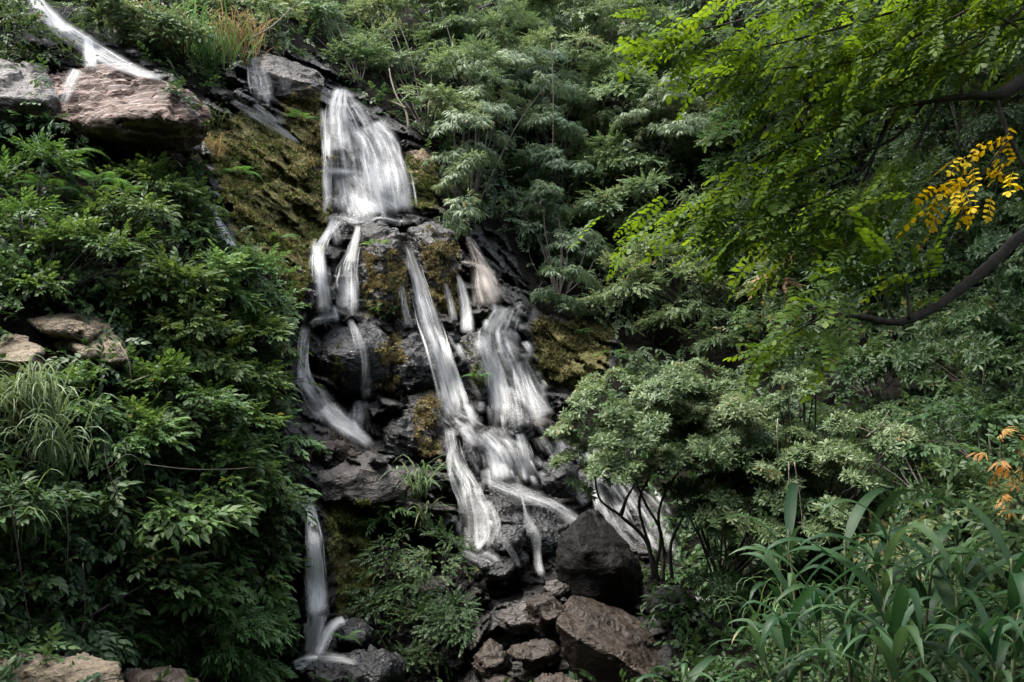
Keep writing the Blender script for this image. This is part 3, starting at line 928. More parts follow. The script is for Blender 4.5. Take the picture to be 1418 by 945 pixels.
fall('thin thread of water trickling over the face of the smooth round boulder',
     [([(484, 442, 10), (496, 465, 12), (505, 500, 15), (508, 535, 20), (510, 560, 24)], .47), ([(500, 555, 24), (498, 575, 30), (496, 600, 36)], .42)], mat='water_thin', seed=5, strands=4)
fall('central slender chute arching from the mossy ledge into the pale middle pool',
     [([(562, 338, 10), (570, 360, 18), (580, 395, 26), (592, 435, 36), (606, 480, 36), (618, 520, 36), (630, 560, 44), (640, 588, 50)], .66, .12),
      ([(556, 395, 8), (560, 425, 12), (566, 455, 20)], .46, .1), ([(600, 450, 6), (622, 495, 8), (636, 530, 9), (648, 570, 12)], .56, .12), ([(618, 470, 5), (640, 540, 7), (655, 590, 8)], .54, .12), ([(612, 560, 26), (630, 582, 60), (648, 598, 70)], .40, .14)], seed=6, soft=.05, strands=7,
     tumble=[([(600, 450, 40), (626, 530, 60), (640, 590, 70)], 14, 30, 60, 8, 22, .3)])
fall('pair of short thin spouts falling right of the central chute',
     [([(617, 392, 5), (624, 420, 11), (629, 448, 14)], .5), ([(634, 380, 6), (641, 405, 15), (646, 435, 19), (648, 466, 24)], .58)], mat='water_thin', seed=7, strands=3)
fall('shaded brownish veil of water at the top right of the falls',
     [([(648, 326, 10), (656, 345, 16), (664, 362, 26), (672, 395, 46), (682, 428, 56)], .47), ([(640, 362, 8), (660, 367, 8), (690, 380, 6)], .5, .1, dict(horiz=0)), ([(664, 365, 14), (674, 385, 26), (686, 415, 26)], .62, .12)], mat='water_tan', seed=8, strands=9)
fall('broad right cascade tumbling over many small ledges',
     [([(706, 424, 34), (698, 440, 44), (688, 462, 56), (694, 490, 70), (704, 515, 78), (714, 545, 90), (720, 575, 104), (722, 602, 108)], .48, .08, dict(ridge=.12)),
      ([(660, 462, 16), (672, 485, 26), (684, 515, 30), (690, 545, 36), (692, 580, 40)], .60, .12),
      ([(720, 500, 20), (728, 530, 30), (742, 560, 36), (762, 580, 26)], .58, .1),
      ([(700, 425, 30), (690, 445, 36), (680, 466, 40)], .56, .12)], seed=9, soft=.06, strands=6,
     tumble=[([(700, 424, 40), (692, 455, 60), (702, 500, 84), (718, 550, 108), (724, 604, 116)], 90, 16, 34, 5, 17, .3)])
fall('lower curtain of the right cascade, pouring onto the sloping slab',
     [([(668, 598, 50), (690, 620, 66), (702, 645, 76), (708, 668, 76)], .58, .1, dict(ridge=.1)),
      ([(720, 600, 14), (727, 625, 22), (731, 650, 26), (734, 672, 24)], .66, .12),
      ([(745, 605, 22), (757, 625, 24), (764, 640, 18)], .42, .08)], seed=10, soft=.09, strands=5,
     tumble=[([(680, 600, 70), (700, 635, 90), (718, 668, 92)], 40, 20, 42, 6, 16, .3)])
fall('smooth diagonal chute running down right across the top of the sloping slab',
     [([(672, 660, 22), (700, 674, 30), (735, 688, 30), (765, 700, 26), (790, 716, 26), (812, 732, 22)], .50, .1, dict(horiz=.15, edge=.9))], seed=11, strands=7, tree=BVH_BED)
fall('forked white branch falling from the middle pool to the black rocks below',
     [([(622, 592, 24), (626, 620, 24), (634, 645, 26), (648, 668, 34), (654, 690, 40), (660, 715, 50), (662, 745, 50), (660, 772, 32)], .55, .1),
      ([(640, 590, 30), (650, 605, 20), (660, 620, 14)], .5), ([(632, 610, 6), (622, 640, 8), (628, 668, 10), (640, 700, 12), (640, 735, 12)], .55), ([(664, 690, 8), (676, 715, 9), (672, 742, 12), (655, 765, 14)], .55), ([(676, 692, 8), (684, 712, 10), (688, 735, 14), (678, 760, 18)], .5),
      ([(640, 764, 14), (658, 772, 26), (676, 780, 24), (694, 784, 10)], .46, .14, dict(horiz=0, edge=1.)),
      ([(640, 590, 40), (655, 602, 40), (672, 612, 30)], .36, .12, dict(horiz=0, edge=.9))], seed=12, soft=.05, strands=6,
     tumble=[([(634, 600, 40), (640, 650, 36), (656, 700, 56), (662, 760, 56)], 30, 20, 44, 5, 13, .15)])
fall('threads of water trickling down the middle of the sloping slab',
     [([(722, 684, 4), (727, 705, 6), (733, 725, 14), (742, 740, 16), (744, 765, 12), (746, 785, 14), (756, 805, 8)], .47)], mat='water_thin', seed=13, strands=3)
fall('slanting trickle over the black rocks under the forked branch',
     [([(690, 735, 10), (700, 752, 12), (712, 770, 10), (722, 790, 5)], .45), ([(668, 765, 20), (682, 772, 12), (694, 780, 6)], .5)], mat='water_thin', seed=14, strands=2)
fall('white cascade half hidden behind the stems of the big shrub',
     [([(820, 640, 20), (832, 670, 34), (848, 700, 44), (866, 735, 50), (890, 765, 46)], .40, .1), ([(868, 670, 30), (890, 700, 50), (912, 740, 54), (925, 780, 40)], .36, .1),
      ([(772, 600, 14), (780, 640, 20), (792, 670, 16)], .5), ([(780, 655, 18), (800, 680, 24), (812, 700, 14)], .55)], seed=15, soft=.05, strands=6, tree=BVH_HILL,
     tumble=[([(800, 610, 60), (850, 680, 90), (900, 750, 90)], 44, 25, 60, 6, 18, .45)])
fall('lowest left fall dropping in a tall narrow column to the pool',
     [([(424, 686, 12), (430, 705, 18), (434, 735, 24), (436, 765, 30), (438, 800, 33), (440, 830, 36), (440, 862, 38)], .58, .14, dict(ridge=.08)),
      ([(426, 692, 14), (433, 735, 24), (437, 800, 32), (440, 862, 36)], .60, .2),
      ([(432, 750, 22), (434, 800, 26), (436, 860, 28)], .52, .2),
      ([(440, 850, 34), (438, 868, 32), (434, 888, 30), (432, 908, 34)], .58, .14),
      ([(478, 858, 14), (464, 864, 17), (453, 878, 16), (445, 896, 16), (438, 912, 20)], .52, .12, dict(horiz=.2)),
      ([(424, 862, 7), (428, 882, 12), (434, 902, 14)], .70, .12),
      ([(405, 918, 10), (430, 910, 22), (460, 911, 20), (500, 920, 10)], .60, .16, dict(horiz=0, edge=1.))], seed=16, strands=6, soft=-.14)
fall('stream sliding down the dark rocks in the top left corner',
     [([(42, -12, 34), (58, 12, 30), (78, 34, 32), (104, 54, 36), (135, 72, 34), (165, 88, 28), (200, 102, 18), (240, 112, 8)], .56, .08, dict(horiz=.2))], seed=17, strands=5)
fall('short white drop from the top left stream onto the overhanging boulder',
     [([(118, 48, 14), (122, 64, 20), (125, 80, 24), (126, 97, 26)], .62, .12)], seed=18, strands=4)
fall('thin film of water spreading down the top of the overhanging boulder',
     [([(108, 96, 22), (99, 112, 24), (92, 130, 20), (86, 146, 14)], .58, .05)], mat='water_thin', seed=19, strands=2)
fall('thin film of water over the grey rounded boulder at the top',
     [([(352, 78, 20), (358, 100, 32), (364, 125, 36), (366, 145, 30)], .40, .03), ([(385, 86, 14), (394, 110, 20), (398, 130, 12)], .38, .03)], mat='water_thin', seed=20, strands=4)
fall('diagonal white trickle down the mossy slope below the grey rounded boulder',
     [([(322, 140, 8), (345, 155, 14), (370, 170, 14), (395, 185, 10), (418, 202, 5)], .56, .06, dict(horiz=.1)), ([(350, 145, 12), (368, 158, 12), (385, 172, 8)], .5, .06, dict(horiz=.1))], seed=21, strands=3)
fall('little white spout at the left end of the mossy slope, above the leafy bank',
     [([(296, 284, 6), (302, 305, 10), (312, 325, 18), (324, 345, 22)], .62, .08)], seed=22, strands=3)
fall('faint trickle among the leaves left of the smooth round boulder',
     [([(358, 500, 6), (362, 530, 10), (368, 560, 16), (380, 580, 22)], .45, .12)], mat='water_thin', seed=23, strands=2)


# still water: the plunge pool and the shaded pool glimpsed at the right
def pool(outline, depth, label):
    pts = np.array([P(x, y, depth + (945 - y) * .012) for x, y in outline])
    z = pts[:, 2].mean()
    pts[:, 2] = z + .015
    c = pts.mean(0)
    V = np.vstack([c, c + .5 * (pts - c), pts])
    n = len(pts)
    F = []
    for k in range(n):
        j = (k + 1) % n
        F += [(0, 1 + k, 1 + j), (1 + k, 1 + n + k, 1 + n + j), (1 + k, 1 + n + j, 1 + j)]
    o = mesh_obj('water', V, np.array(F), M['pool'])
    tag(o, label, kind='structure')


t = NT('pool_water')
tc_ = t.n('ShaderNodeTexCoord')
pr_ = t.n('ShaderNodeBsdfPrincipled', Roughness=.12)
t.l(t.ramp(t.noise(tc_.outputs['Object'], 3, 5, .6, 1.), [(.4, (.10, .11, .11)), (.62, (.55, .58, .6))]), pr_.inputs['Base Color'])
bb = t.n('ShaderNodeBump', Strength=.3, Distance=.03)
t.l(t.noise(tc_.outputs['Object'], 9, 4), bb.inputs['Height']); t.l(bb, pr_.inputs['Normal'])
t.l(pr_, t.out.inputs[0])
M['pool'] = t.m
pool([(405, 915), (430, 898), (470, 905), (520, 915), (520, 935), (470, 950), (410, 945)], 12.0, 'shallow plunge pool under the lowest left fall')
pool([(945, 822), (962, 815), (982, 828), (985, 842), (970, 846), (950, 836)], 10.6, 'patch of bright pool water in the dark hollow under the big shrub')

# ------------------------------------------------------------------ leaves
LF = np.array([(0, 1, 2), (0, 2, 3), (1, 4, 5), (1, 5, 2), (2, 5, 6), (2, 6, 3), (4, 7, 5), (5, 7, 6)], np.int32)


def leaf(L, Wd, shape='ovate', droop=.15, fold=.25):
    x1, w1, x2, w2 = {'ovate': (.30, 1., .68, .72), 'lance': (.28, .95, .66, .72), 'obov': (.35, .72, .72, 1.), 'round': (.25, .9, .75, .95)}[shape]
    h = Wd * .5
    z = lambda x: -droop * L * x * x
    return np.array([(0, 0, 0), (x1 * L, h * w1, z(x1) + fold * h * w1), (x1 * L, 0, z(x1)), (x1 * L, -h * w1, z(x1) + fold * h * w1),
                     (x2 * L, h * w2, z(x2) + fold * h * w2), (x2 * L, 0, z(x2)), (x2 * L, -h * w2, z(x2) + fold * h * w2), (L, 0, z(1))], float)


def frame(X, U):
    X = norm(X)
    Y = norm(np.cross(U, X))
    return X, Y, np.cross(X, Y)


def proto(parts):
    """parts: list of (leaf verts, origin, X, up, rnd)"""
    V, F, A, n = [], [], [], 0
    for lv, o, X, U, a in parts:
        X, Y, Z = frame(np.asarray(X, float), np.asarray(U, float))
        V.append(np.asarray(o) + lv[:, :1] * X + lv[:, 1:2] * Y + lv[:, 2:3] * Z)
        F.append(LF + n); A.append(np.full(8, a)); n += 8
    return np.concatenate(V), np.concatenate(F), np.concatenate(A)


def twig_F(V, F, A, pts, r):
    """adds a thin 3-sided stem to a prototype"""
    a = Acc(); a.add(V, F, A)
    tube(a, pts, r, 3, .15)
    return np.concatenate(a.V), np.concatenate(a.F), np.concatenate(a.A)


def mk_alternate(r, n=8, L=.42, Wd=.19, shape='ovate', span=1.0, droop=.25):
    ps = []
    sag = r.uniform(.02, .25)
    ax = lambda t: np.array([span * t, 0.06 * math.sin(4 * t), -sag * t * t])
    for k in range(n):
        t = (k + .6) / n
        sd = 1 if k % 2 else -1
        ang = R(r.uniform(35, 70)) * (1 - .5 * t)
        X = (math.cos(ang), sd * math.sin(ang), r.uniform(-.35, .2))
        U = (r.uniform(-.3, .3), r.uniform(-.35, .35), 1)
        s = r.uniform(.7, 1.15) * (1 - .25 * t)
        ps.append((leaf(L * s, Wd * s, shape, r.uniform(.05, droop * 1.6), r.uniform(.1, .5)), ax(t), X, U, r.random()))
    ps.append((leaf(L, Wd, shape, .2, .3), ax(1), (1, 0, -.2), (0, 0, 1), r.random()))
    V, F, A = proto(ps)
    return twig_F(V, F, A, [ax(t) for t in (0, .35, .7, 1)], [.012, .010, .008, .004])


def mk_rosette(r, n=9, L=.5, Wd=.13, lo=35, hi=85):
    ps = []
    for k in range(n):
        a = 2 * math.pi * (k * .382) + r.uniform(-.2, .2)
        e = R(r.uniform(lo, hi))
        X = (math.cos(e), math.sin(e) * math.cos(a), math.sin(e) * math.sin(a))
        s = r.uniform(.7, 1.15)
        ps.append((leaf(L * s, Wd * s, 'obov', r.uniform(.0, .35), r.uniform(.1, .4)), (.35 - .1 * (k / n), 0, 0), X, (1, .01, .02), r.random()))
    V, F, A = proto(ps)
    return twig_F(V, F, A, [(0, 0, 0), (.2, 0, 0), (.36, 0, 0)], .012)


def mk_hanging(r, n=7, L=.62, Wd=.12):
    ps = []
    for k in range(n):
        a = r.uniform(-1.2, 1.2)
        X = (.55 * math.cos(a) + .15, .8 * math.sin(a), r.uniform(-1.0, -.25))
        s = r.uniform(.65, 1.15)
        o = (r.uniform(.1, .55), .12 * math.sin(a), r.uniform(-.05, .05))
        ps.append((leaf(L * s, Wd * s, 'lance', r.uniform(.1, .35), r.uniform(.1, .4)), o, X, (1, 0, .6), r.random()))
    V, F, A = proto(ps)
    return twig_F(V, F, A, [(0, 0, 0), (.3, 0, .03), (.55, 0, -.03)], .01)


def mk_pinnate(r, n=7, L=.205, Wd=.115, shape='obov'):
    ps = []
    sag = r.uniform(.1, .4)
    ax = lambda t: np.array([t, 0, -sag * t * t])
    b = r.random()
    for k in range(n):
        t = .16 + .82 * k / (n - 1)
        for sd in (-1, 1):
            ang = R(r.uniform(55, 75))
            s = (1 - .35 * abs(t - .55)) * r.uniform(.85, 1.1)
            ps.append((leaf(L * s, Wd * s, shape, .15, r.uniform(-.1, .25)), ax(t), (math.cos(ang), sd * math.sin(ang), r.uniform(-.35, .05)), (r.uniform(-.2, .2), r.uniform(-.2, .2), 1), .6 * b + .4 * r.random()))
    ps.append((leaf(L, Wd, shape, .1, .1), ax(1), (1, 0, -.3), (0, 0, 1), b))
    V, F, A = proto(ps)
    return twig_F(V, F, A, [ax(t) for t in (0, .35, .7, 1)], [.010, .008, .006, .003])


def mk_fern(r, n=20):
    ps = []
    sag = r.uniform(.35, .7)
    ax = lambda t: np.array([t * (1 - .12 * t), 0, .35 * t - sag * t * t])
    b = r.random()
    for k in range(n):
        t = .12 + .86 * k / (n - 1)
        L = .30 * math.sin(math.pi * min(1, (t * .85 + .2))) ** .8 * (1.12 - t) + .03
        for sd in (-1, 1):
            ps.append((leaf(L, .034, 'lance', .2, .1), ax(t), (.35, sd, -.12), (0, 0, 1), min(1, .7 * b + .3 * r.random())))
    V, F, A = proto(ps)
    return twig_F(V, F, A, [ax(t) for t in np.linspace(0, 1, 6)], [.010, .009, .008, .006, .004, .002])


def mk_blade(r, Wd=.03, sag=None, n=8, lift=.9):
    """one arching strap leaf, unit length along X rising in Z then bending down"""
    sag = r.uniform(.5, 1.4) if sag is None else sag * r.uniform(.75, 1.25)
    e = R(r.uniform(55, 85)) * lift
    p = np.zeros(3); pts = [p.copy()]
    ang = e
    kink = r.uniform(.4, .8)
    for k in range(n):
        p = p + np.array([math.cos(ang), .04 * math.sin(k), math.sin(ang)]) / n
        pts.append(p.copy())
        ang -= sag * (1.9 / n) * (.4 + 1.2 * (k / n) + (1.2 if abs(k / n - kink) < .07 else 0))
    pts = np.array(pts)
    t = np.linspace(0, 1, n + 1)
    w = Wd * .5 * np.minimum(1, .45 + 2.5 * t) * (1 - t ** 2.6) + .0004
    tw = r.uniform(-.5, .5)
    S = np.stack([0 * t - np.sin(tw * t) * 0, np.cos(tw * t), np.sin(tw * t)], -1)
    V = np.concatenate([pts + S * w[:, None] + np.array([0, 0, 1]) * w[:, None] * .3, pts, pts - S * w[:, None] + np.array([0, 0, 1]) * w[:, None] * .3])
    m = n + 1
    F = []
    for k in range(n):
        for b in (0, m):
            F += [(b + k, b + k + 1, b + m + k + 1), (b + k, b + m + k + 1, b + m + k)]
    a = r.random() * .8
    tip = (r.random() < .5) * np.clip((t - .78) / .2, 0, 1) * .5
    A = np.concatenate([a + tip, a + .22 + tip, a + tip])
    return V, np.array(F, np.int32), np.clip(A, 0, 1)


def protos(fn, k, seed, **kw):
    r = np.random.default_rng(seed)
    return [fn(r, **kw) for _ in range(k)]


PR = {
    'broad': protos(mk_alternate, 7, 1, n=7, L=.44, Wd=.21),
    'broad_big': protos(mk_alternate, 7, 2, n=5, L=.62, Wd=.27),
    'narrow': protos(mk_alternate, 7, 3, n=9, L=.46, Wd=.12, shape='lance', droop=.4),
    'rosette': protos(mk_rosette, 7, 4),
    'hang': protos(mk_hanging, 8, 5),
    'pinnate': protos(mk_pinnate, 8, 6),
    'small': protos(mk_alternate, 7, 7, n=10, L=.30, Wd=.15),
    'pinnate_big': protos(mk_pinnate, 6, 16, n=4, L=.30, Wd=.19),
    'fern': protos(mk_fern, 6, 8),
    'palmlike': protos(mk_rosette, 4, 9, n=9, L=1.2, Wd=.10, lo=30, hi=75),
    'blade': protos(mk_blade, 12, 10, Wd=.03),
    'reed': protos(mk_blade, 14, 11, Wd=.105, n=12, sag=1.2),
    'grass': protos(mk_blade, 12, 12, Wd=.02, sag=1.3),
    'tuft': protos(mk_rosette, 6, 13, n=7, L=.6, Wd=.3, lo=20, hi=80),
}


def inst(acc, kind, pos, X, U, sc, rv, jit=.45):
    """places prototypes of a kind; rv shifts the colour attribute of each"""
    pos = np.atleast_2d(pos)
    ch = rng.integers(0, len(PR[kind]), len(pos))
    X, Y, Z = frame(np.asarray(X, float), np.asarray(U, float))
    for c in range(len(PR[kind])):
        m = np.nonzero(ch == c)[0]
        if not len(m): continue
        v, f, a = PR[kind][c]
        G = (v[None, :, :1] * X[m, None] + v[None, :, 1:2] * Y[m, None] + v[None, :, 2:3] * Z[m, None]) * sc[m, None, None] + pos[m, None]
        FF = f[None] + (np.arange(len(m)) * len(v))[:, None, None]
        A = np.clip((1 - jit) * rv[m, None] + jit * a[None] + .06 * (rng.random((len(m), 1)) - .5), 0, 1)
        acc.add(G.reshape(-1, 3), FF.reshape(-1, 3), A.ravel())


def proj(p):
    v = np.asarray(p) - CAM
    y = v[..., 1] * CP + v[..., 2] * SP
    z = -v[..., 1] * SP + v[..., 2] * CP
    return W / 2 + FPX * v[..., 0] / y, H / 2 - FPX * z / y


# bare places that the plants leave open (boulders, slabs, the falls)
BARE = [([(288, 278), (318, 278), (348, 338), (330, 352), (306, 340)], 6),
        ([(60, 92), (180, 90), (272, 140), (282, 175), (262, 212), (190, 216), (90, 180), (55, 130)], 3),
        ([(-20, 92), (60, 96), (60, 170), (-20, 165)], 4),
        ([(24, 430), (60, 420), (135, 430), (178, 495), (150, 505), (100, 480), (66, 478), (60, 510), (20, 535), (-20, 530), (-20, 470), (24, 462)], 3),
        ([(336, 78), (445, 80), (575, 190), (625, 260), (610, 300), (700, 330), (735, 430), (760, 540), (770, 580), (800, 650), (800, 710), (760, 800), (690, 790), (650, 760), (600, 650),
          (560, 680), (430, 690), (462, 850), (500, 900), (410, 900), (412, 690), (405, 650), (430, 600), (400, 545), (396, 460), (414, 430), (340, 330), (285, 300), (280, 150)], 4),
        ([(0, 912), (160, 908), (275, 930), (275, 960), (0, 960)], 4),
        ([(660, 830), (800, 815), (940, 920), (940, 960), (650, 960)], 4),
        ([(770, 715), (800, 702), (880, 770), (860, 830), (780, 830)], 3),
        ([(30, -10), (60, -10), (200, 95), (110, 95)], 4)]


def bare(pos, soft=10):
    x, y = proj(pos)
    keep = np.ones(len(pos), bool)
    for poly, m in BARE:
        keep &= sdpoly(x, y, poly) < rng.normal(-2, soft, len(pos)) + m
    return keep


def rdir(n):
    return norm(rng.normal(size=(n, 3)))


UPV = np.array([0, 0, 1.0])

# kind: (prototype, spray size m, leaf material, outward droop, flat pads)
KIND = {
    'bank': ('broad', .20, 'leaf_bank', -.05, .55),
    'bank_light': ('broad', .19, 'leaf_bank_light', -.05, .55),
    'bank_big': ('broad_big', .21, 'leaf_bank', -.15, .5),
    'bank_narrow': ('narrow', .22, 'leaf_bank_light', -.1, .55),
    'shrub': ('rosette', .135, 'leaf_shrub', .45, .42),
    'dark': ('small', .30, 'leaf_dark', -.1, .5),
    'dark_broad': ('broad', .28, 'leaf_dark', -.15, .45),
    'dark_rosette': ('rosette', .24, 'leaf_dark', .1, .45),
    'hang': ('hang', .33, 'leaf_bamboo', -.25, .55),
    'far': ('small', .46, 'leaf_far', -.1, .5),
    'far_narrow': ('narrow', .42, 'leaf_far', -.25, .5),
    'far_fine': ('small', .36, 'leaf_far', -.1, .5),
}


def plant(name, label, cat, kind, blobs, cover=4.0, stems=True, group=None, size=1.0, lift=.35, base=None, gap=.42, stem_mat='bark', stem_r=.018, crown='foliage', trunk='stem', pads=None, extra=None, free=False, stand=0.0):
    """blobs: (px, py, rx, ry, lift) crown lobes in pixels, lift = how far the lobe's centre stands off the slope, in lobe radii"""
    pk, ss, mat, droop, flat = KIND[kind]
    ss *= size
    accL, accS = Acc(), Acc()
    centres = []
    for (px, py, rx, ry, *o) in blobs:
        Yd = d0(px, py)
        lf = o[0] if o else lift
        r_w = rx * Yd / FPX; h_w = ry * Yd / FPX
        rm = min(r_w, h_w) if len(o) < 2 else o[1]
        Yc = (Yd - lf * rm - .12 - stand) if len(o) < 3 else o[2]
        r_w = rx * Yc / FPX; h_w = ry * Yc / FPX
        c = P(px, py, Yc)
        centres.append((c, r_w, h_w, rm, Yc))
    c0 = centres[0]
    if base is None:
        lb = max(blobs, key=lambda b_: b_[1] + b_[3])
        b_px, b_py = lb[0], lb[1] + lb[3] * .8
        basept = P(b_px, b_py, surf(b_px, b_py))
    else:
        basept = P(base[0], base[1], surf(base[0], base[1]) if len(base) < 3 else base[2])
    root = tag(empty(name, basept), label, cat, group)
    for (c, r_w, h_w, rm, Yc) in centres:
        area = math.pi * r_w * h_w
        lp = PR[pk][0]
        leafarea = ss * ss * {'broad': .32, 'broad_big': .45, 'narrow': .28, 'rosette': .24, 'hang': .26, 'small': .24}[pk]
        N = int(cover * area / leafarea)
        npad = max(5, int(area / (ss * ss * 5)))
        d = rdir(npad)
        d[:, 1] = -np.abs(d[:, 1]) * 1.0 + .25
        d[:, 2] = d[:, 2] + .18
        d = norm(d)
        rr = (.45 + .6 * rng.random(npad) ** .6)[:, None]
        pc = c + d * rr * np.array([r_w, rm, h_w])
        prad = np.minimum(ss * rng.uniform(1.0, 2.1, npad), .6 * min(r_w, h_w))
        pv = rng.random(npad)
        w = prad ** 2 * rng.uniform(.25, 1.6, npad)
        k = rng.choice(npad, N, p=w / w.sum())
        a = rng.uniform(0, 2 * np.pi, N); rad = np.sqrt(rng.random(N))
        lx = np.cos(a) * rad * prad[k]; ly = np.sin(a) * rad * prad[k]
        outw = norm(d[k] * np.array([1, 1, .5]))
        # pads lean out of the slope: their far rim drops
        out_h = norm(outw * np.array([1, 1, 0]) + 1e-6)
        lz = -(lx * out_h[:, 0] + ly * out_h[:, 1]) * .55 - rad ** 2 * prad[k] * .25 + rng.normal(0, .22, N) * prad[k] * (1 - flat)
        pos = pc[k] + np.stack([lx, ly, lz], -1)
        radial = np.stack([np.cos(a), np.sin(a), 0 * a], -1)
        X = norm(outw * .6 + radial * .8 + rng.normal(0, .35, (N, 3)) + UPV * droop)
        U = norm(UPV + outw * .35 + rng.normal(0, .28, (N, 3)))
        if kind in ('shrub',):
            X = norm(UPV * .9 + outw * .5 + radial * .45 + rng.normal(0, .3, (N, 3)))
            U = rdir(N)
        rv = np.clip(pv[k] * .7 + .3 * rng.random(N), 0, 1)
        if not free:
            kp = bare(pos)
            pos, X, U, rv, N = pos[kp], X[kp], U[kp], rv[kp], int(kp.sum())
            if N == 0: continue
        inst(accL, pk, pos, X, U, ss * rng.uniform(.75, 1.25, N), rv)
        if stems:
            for q_ in pc[rng.choice(npad, min(npad, 6), replace=False)]:
                mid = basept * .45 + q_ * .55 + rng.normal(0, .12, 3) * r_w + np.array([0, 0, .12 * h_w])
                tube(accS, curve([basept + rng.normal(0, .03, 3), mid, q_], 5), np.linspace(stem_r, stem_r * .35, 11), 5)
    if extra: extra(accL, accS, basept, centres)
    accL.build(crown, M[mat], root)
    if accS.V: accS.build(trunk, M[stem_mat], root, smooth=True)
    return root


def stems_along(accS, pts, r0, r1, n=7):
    c = curve(pts, 8)
    tube(accS, c + rng.normal(0, .08, c.shape) * np.linspace(r0, r1, len(c))[:, None], np.linspace(r0, r1, len(c)) * rng.uniform(.88, 1.14, len(c)), n)
    return c


# ================================================================== VEGETATION
# ---- loose litter of leaves that covers the slope between the plants
def cover_leaves():
    acc = Acc()
    n = 19000
    px = rng.uniform(-120, 1540, n); py = rng.uniform(-60, 1000, n)
    keep = (np.maximum(sdpoly(px, py, ROCK), sdpoly(px, py, ROCK2)) < 4)
    px, py = px[keep], py[keep]
    kb = bare(P(px, py, depth0(px, py)), 4)
    px, py = px[kb], py[kb]
    shade = sdpoly(px, py, [(640, 290), (760, 330), (880, 330), (1000, 420), (1280, 430), (1300, 560), (1150, 560), (1000, 520), (880, 500), (740, 440)]) > -8
    px, py = px[~shade], py[~shade]
    D = depth0(px, py)
    pos = P(px, py, np.array([surf(a, b) for a, b in zip(px, py)]) - .03 - rng.random(len(px)) * .22)
    X = norm(rng.normal(size=(len(px), 3)) + np.array([0, -.8, -.1]))
    inst(acc, 'broad', pos, X, norm(UPV + rng.normal(0, .35, X.shape)), .16 + .0085 * D * rng.uniform(.7, 1.2, len(px)), rng.random(len(px)) * .8)
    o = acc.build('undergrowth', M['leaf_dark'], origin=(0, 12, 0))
    tag(o, 'low dark undergrowth covering the slope between the bushes', 'undergrowth', kind='stuff')


cover_leaves()


def thicket():
    """the tangled wall of leaves between the trees of the right slope"""
    a_ = Acc()
    n = 26000
    px = rng.uniform(600, 1640, n); py = rng.uniform(-160, 760, n)
    k = (sdpoly(px, py, ROCK) < -14) & ((px > 640) | (py < 60)) & (py < 760 - .0 * px)
    k &= sdpoly(px, py, [(770, 520), (1150, 520), (1150, 760), (770, 800)]) < 0
    px, py = px[k], py[k]
    D = depth0(px, py)
    b = P(px, py, D)
    for void in ([(618, 255), (690, 240), (745, 330), (760, 440), (900, 430), (1010, 440), (1140, 470), (1290, 455), (1275, 560), (1120, 530), (1000, 505), (860, 490), (730, 440), (660, 330)],
                 [(700, 215), (730, 200), (725, 300), (700, 300)], [(835, 100), (880, 110), (870, 190), (830, 180)]):
        w_ = sdpoly(px, py, void) + 14 * fbm(b * 1.1, 3, 71) < 0
        w_ |= rng.random(len(px)) < .5
        px, py, D, b = px[w_], py[w_], D[w_], b[w_]
    lump = fbm(b * .55, 3, 61)
    gap = fbm(b * .9 + 9, 3, 67)
    k = gap > -.12
    px, py, D, lump = px[k], py[k], D[k], lump[k]
    pos = P(px, py, D - .25 - .9 * np.clip(lump + .35, 0, 1) * 1.5 - .3 * rng.random(len(px)))
    X = norm(rng.normal(0, .7, (len(px), 3)) + np.array([0, -.8, -.2]))
    inst(a_, 'small', pos, X, norm(UPV + np.array([0, -.3, 0]) + rng.normal(0, .35, X.shape)), (.16 + .012 * D) * rng.uniform(.7, 1.2, len(px)), np.clip(.5 + lump + .2 * rng.normal(size=len(px)), 0, 1))
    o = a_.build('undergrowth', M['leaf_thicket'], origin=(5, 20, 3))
    tag(o, 'tangled wall of dark leaves covering the right slope between the trees', 'undergrowth', kind='stuff')


thicket()


def moss_patch(poly, n, mat, label, sc=.10, green=.0):
    poly = np.array(poly, float)
    acc = Acc()
    lo, hi = poly.min(0) - 8, poly.max(0) + 8
    px = rng.uniform(lo[0], hi[0], n * 6); py = rng.uniform(lo[1], hi[1], n * 6)
    sd_ = sdpoly(px, py, poly) + 16 * fbm(np.stack([px / 16, py / 20, 0 * px + lo[0]], -1), 3, 77)
    n = int(n * 1.7)
    gp = fbm(np.stack([px / 22, py / 15, 0 * px + 3], -1), 4, 91)
    k = np.nonzero((sd_ > 2) & (gp > -.04 + .12 * rng.normal(size=len(px))))[0][:n]
    px, py = px[k], py[k]
    pos = P(px, py, np.array([surf(a, b) for a, b in zip(px, py)]) - .0)
    X = norm(rng.normal(0, .5, (len(px), 3)) + np.array([0, -.9, -.15]))
    cl = fbm(pos * 2.2, 3, 5) * .5 + .5
    inst(acc, 'tuft', pos, X, norm(UPV + rng.normal(0, .4, X.shape)), sc * .55 * rng.uniform(.6, 1.5, len(px)), np.clip(cl + .25 * rng.normal(size=len(px)), 0, 1))
    o = acc.build('moss', M[mat], origin=pos.mean(0))
    tag(o, label, 'moss', kind='stuff')


